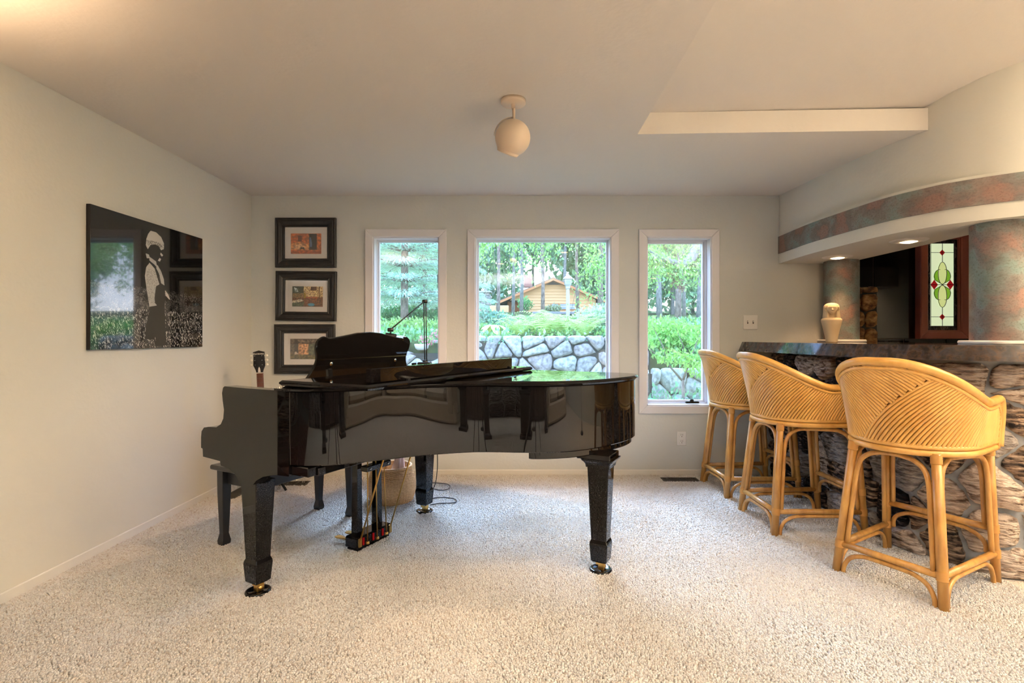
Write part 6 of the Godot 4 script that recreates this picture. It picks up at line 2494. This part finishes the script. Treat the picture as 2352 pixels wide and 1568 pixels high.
func spruce():
	var needle := S()
	tri(needle, Vector3(-0.10, 0, 0.0), Vector3(0.0, 0.02, 1.0), Vector3(0.10, 0, 0.0))
	tri(needle, Vector3(0.05, -0.08, 0.0), Vector3(0.0, 0.0, 1.0), Vector3(-0.05, 0.08, 0.0))
	var nm := done(needle)
	var specs := [[Vector3(-2.66, 1.36, -12.0), 0.13, 0.0, "pale blue green spruce nearest the left window"], [Vector3(-2.95, 1.5, -16.5), 0.12, -0.03, "farther blue green spruce with a leaning trunk in the left window"]]
	for k in 2:
		var t := thing("spruce", specs[k][3], "tree", specs[k][0], 0.0, "spruces beyond the left window")
		var st := S(true)
		var tr := []
		for e in 7:
			tr.append(Vector3(specs[k][2] * e * 0.9, -0.1 + e * 0.9, 0.02 * sin(e * 2.0)))
		tube(st, tr, [0.10, 0.085, 0.08, 0.075, 0.06, 0.05, 0.03], 10)
		part("trunk", st, M.bark, t)
		var br := S(true)
		var sc := Scatter.new()
		var cl := Color(0.56, 0.74, 0.64)
		for wv in 9:
			var h := 0.75 + 0.36 * wv
			var ln := 2.1 - 0.12 * wv
			for e in 9:
				var a := TAU * e / 9.0 + wv * 0.7 + k
				var d := Vector3(cos(a), 0, sin(a))
				var pts := []
				for q in 6:
					var f := q / 5.0
					pts.append(Vector3(specs[k][2] * h, h, 0) + d * ln * f + Vector3(0, 0.35 * f - 0.45 * f * f, 0))
				tube(br, pts, [0.022, 0.018, 0.014, 0.010, 0.006, 0.003], 5)
				for q in 260:
					var f := pow(rng.randf(), 0.65)
					var p: Vector3 = Vector3(specs[k][2] * h, h, 0) + d * ln * f + Vector3(0, 0.35 * f - 0.45 * f * f, 0)
					var sd := Vector3(-d.z, 0, d.x) * rng.randf_range(-1, 1) * 0.45 * (1.1 - f * 0.7)
					var dir := (d * rng.randf_range(0.1, 1.0) + sd * 1.6 + Vector3(0, rng.randf_range(-0.5, 0.15), 0)).normalized()
					var s := dir.cross(Vector3.UP).normalized()
					var size := rng.randf_range(0.07, 0.14)
					sc.put(Basis(s * size, s.cross(dir) * size, dir * size), p + sd + Vector3(0, rng.randf_range(-0.06, 0.02), 0), shade(cl, 0.25))
		part("limb", br, M.bark, t)
		scatter("foliage", sc, nm, M.leaf, t)


func planters():
	# pale bowls with pink flowers on the dip in the boulder wall
	for k in 2:
		var at := [Vector3(-1.50, 0.965, -7.97), Vector3(-1.34, 1.03, -8.22)][k] as Vector3
		var b := thing("planter_bowl", ["pale bowl planter standing at the front of the wall dip", "pale bowl planter standing behind the front one"][k], "planter", at, 0.0, "bowl planters on the rock wall")
		var st := S(true)
		lathe(st, [Vector2(0.001, 0), Vector2(0.07, 0), Vector2(0.10, 0.03), Vector2(0.115, 0.08), Vector2(0.11, 0.095), Vector2(0.10, 0.085), Vector2(0.001, 0.08)], 24)
		part("bowl", st, mat(rgb(222, 218, 210), 0.7), b)
		var f := thing("flowers", ["pink flowers growing in the front bowl planter", "pink flowers growing in the rear bowl planter"][k], "flowers", at + Vector3(0.06, 0.09, 0), 0.0, "pink flowers in the bowls")
		var sc := Scatter.new()
		blob(sc, Vector3(0, 0.05, 0), Vector3(0.13, 0.07, 0.10), 160, 0.05, Color(0.30, 0.5, 0.2), 0.2)
		scatter("leaves", sc, M.leaf_shape, M.leaf, f)
		var pk := Scatter.new()
		blob(pk, Vector3(0.02, 0.08, 0.02), Vector3(0.15, 0.08, 0.11), 70, 0.045, Color(0.85, 0.28, 0.42), 0.5)
		scatter("petals", pk, M.leaf_shape, M.leaf, f)
	# white lamp post
	var l := thing("lamp_post", "white lamp post with a square lantern among the garden plants", "lamp post", Vector3(1.36, 1.50, -14.0))
	var st := S()
	taper_leg(st, [[0.0, 0.07, 0.07], [0.05, 0.07, 0.07], [0.07, 0.05, 0.05], [0.98, 0.042, 0.042], [1.0, 0.06, 0.06], [1.03, 0.06, 0.06]])
	part("post", st, M.post_paint, l)
	st = S()
	taper_leg(st, [[1.03, 0.05, 0.05], [1.08, 0.07, 0.07], [1.24, 0.10, 0.10], [1.25, 0.13, 0.13], [1.27, 0.13, 0.13], [1.36, 0.04, 0.04], [1.40, 0.015, 0.015]])
	part("lantern", st, M.post_paint, l)
	for s in [Vector3(0.088, 1.16, 0), Vector3(-0.088, 1.16, 0), Vector3(0, 1.16, 0.088), Vector3(0, 1.16, -0.088)]:
		part("lantern_pane", boxm(s, Vector3(0.012 if s.x else 0.11, 0.13, 0.012 if s.z else 0.11)), M.house_glass, l)
	# gate pillar
	var g := thing("gate_pillar", "stone gate pillar with a round finial left of the orange house", "gate pillar", Vector3(-1.28, 2.0, -20.0))
	for k in 7:
		for e in 2:
			part("stone", boxm(Vector3(-0.10 + 0.2 * e + (0.03 if k % 2 else -0.03), 0.10 + 0.125 * k, 0), Vector3(0.19, 0.115, 0.40), 0.015), M["boulder%d" % ((k + e) % 3)], g)
	part("cap", boxm(Vector3(0, 0.93, 0), Vector3(0.50, 0.07, 0.50), 0.015), M.boulder2, g)
	st = S(true)
	lathe(st, [Vector2(0.001, 0.96), Vector2(0.08, 0.97), Vector2(0.05, 1.02), Vector2(0.13, 1.10), Vector2(0.14, 1.17), Vector2(0.09, 1.26), Vector2(0.001, 1.29)], 18)
	part("finial", st, M.boulder2, g)


func house():
	var h := thing("house", "orange board sided house with a low gable roof beyond the garden", "house", Vector3(1.9, 2.55, -28.0))
	# boards of the gable wall, each clipped to the roof slope
	var half := 2.35
	var wall_top := 0.72
	var peak := 1.72
	var bh := 0.16
	var y := 0.0
	while y < peak - 0.02:
		var y1 := minf(y + bh, peak - 0.01)
		var w0 := half if y <= wall_top else half * (peak - y) / (peak - wall_top)
		var w1 := half if y1 <= wall_top else half * (peak - y1) / (peak - wall_top)
		var x0 := -1.35 if y < 0.55 else -w0
		var x0b := -1.35 if y < 0.55 else -w1
		var st := S()
		zprism(st, pv([x0, y, w0, y, w1, y1, x0b, y1]), -0.04, 0.0)
		# lower lip of the board
		box(st, Vector3((x0 + w0) / 2, y + 0.012, 0.012), Vector3(w0 - x0, 0.024, 0.03))
		part("siding_board", st, M.siding, h)
		y += bh
	part("porch_wall", boxm(Vector3(-1.9, 0.3, -0.9), Vector3(1.2, 0.7, 0.1)), M.siding_trim, h)
	part("side_wall", boxm(Vector3(0.3, 0.3, -2.0), Vector3(4.0, 0.8, 3.8)), M.siding_trim, h)
	part("porch_post", boxm(Vector3(-1.40, 0.28, 0.02), Vector3(0.09, 0.58, 0.09)), M.brick, h)
	part("low_wing", boxm(Vector3(-3.2, 0.12, 0.3), Vector3(1.6, 0.42, 0.5), 0.02), M.siding, h)
	# roof slabs with boarded edge
	var sl := (peak - wall_top) / half
	for s in [-1.0, 1.0]:
		var st := S()
		zprism(st, pv([s * -0.0, peak + 0.02, s * (half + 0.75), peak - sl * (half + 0.75) + 0.02, s * (half + 0.75), peak - sl * (half + 0.75) + 0.14, 0.0, peak + 0.15]), -4.0, 0.35)
		part("roof_slope", st, M.roof, h)
		st = S()
		zprism(st, pv([0.0, peak - 0.03, s * (half + 0.75), peak - sl * (half + 0.75) - 0.03, s * (half + 0.75), peak - sl * (half + 0.75) + 0.10, 0.0, peak + 0.10]), 0.35, 0.40)
		part("barge_board", st, M.siding_trim, h)
	var v := S()
	zprism(v, pv([-0.42, peak - 0.22, 0.42, peak - 0.22, 0.0, peak - 0.05]), 0.0, 0.05)
	part("gable_vent", v, M.roof, h)
	# three windows
	for k in 3:
		var x := 0.10 + 0.46 * k
		part("window_frame", boxm(Vector3(x, 0.30, 0.03), Vector3(0.42, 0.36, 0.06), 0.01), M.siding_trim, h)
		part("window_pane", boxm(Vector3(x, 0.30, 0.065), Vector3(0.35, 0.28, 0.02)), M.house_glass, h)
		part("window_rail", boxm(Vector3(x, 0.30, 0.08), Vector3(0.36, 0.025, 0.02)), M.white, h)
	part("chimney", boxm(Vector3(-1.3, 1.95, -2.5), Vector3(0.5, 0.7, 0.5), 0.02), M.brick, h)
	tag(part("driveway", boxm(Vector3(1.6, 2.27, -24.2), Vector3(1.9, 0.12, 2.2), 0.02), M.asphalt), "grey asphalt driveway in front of the orange house", "driveway")
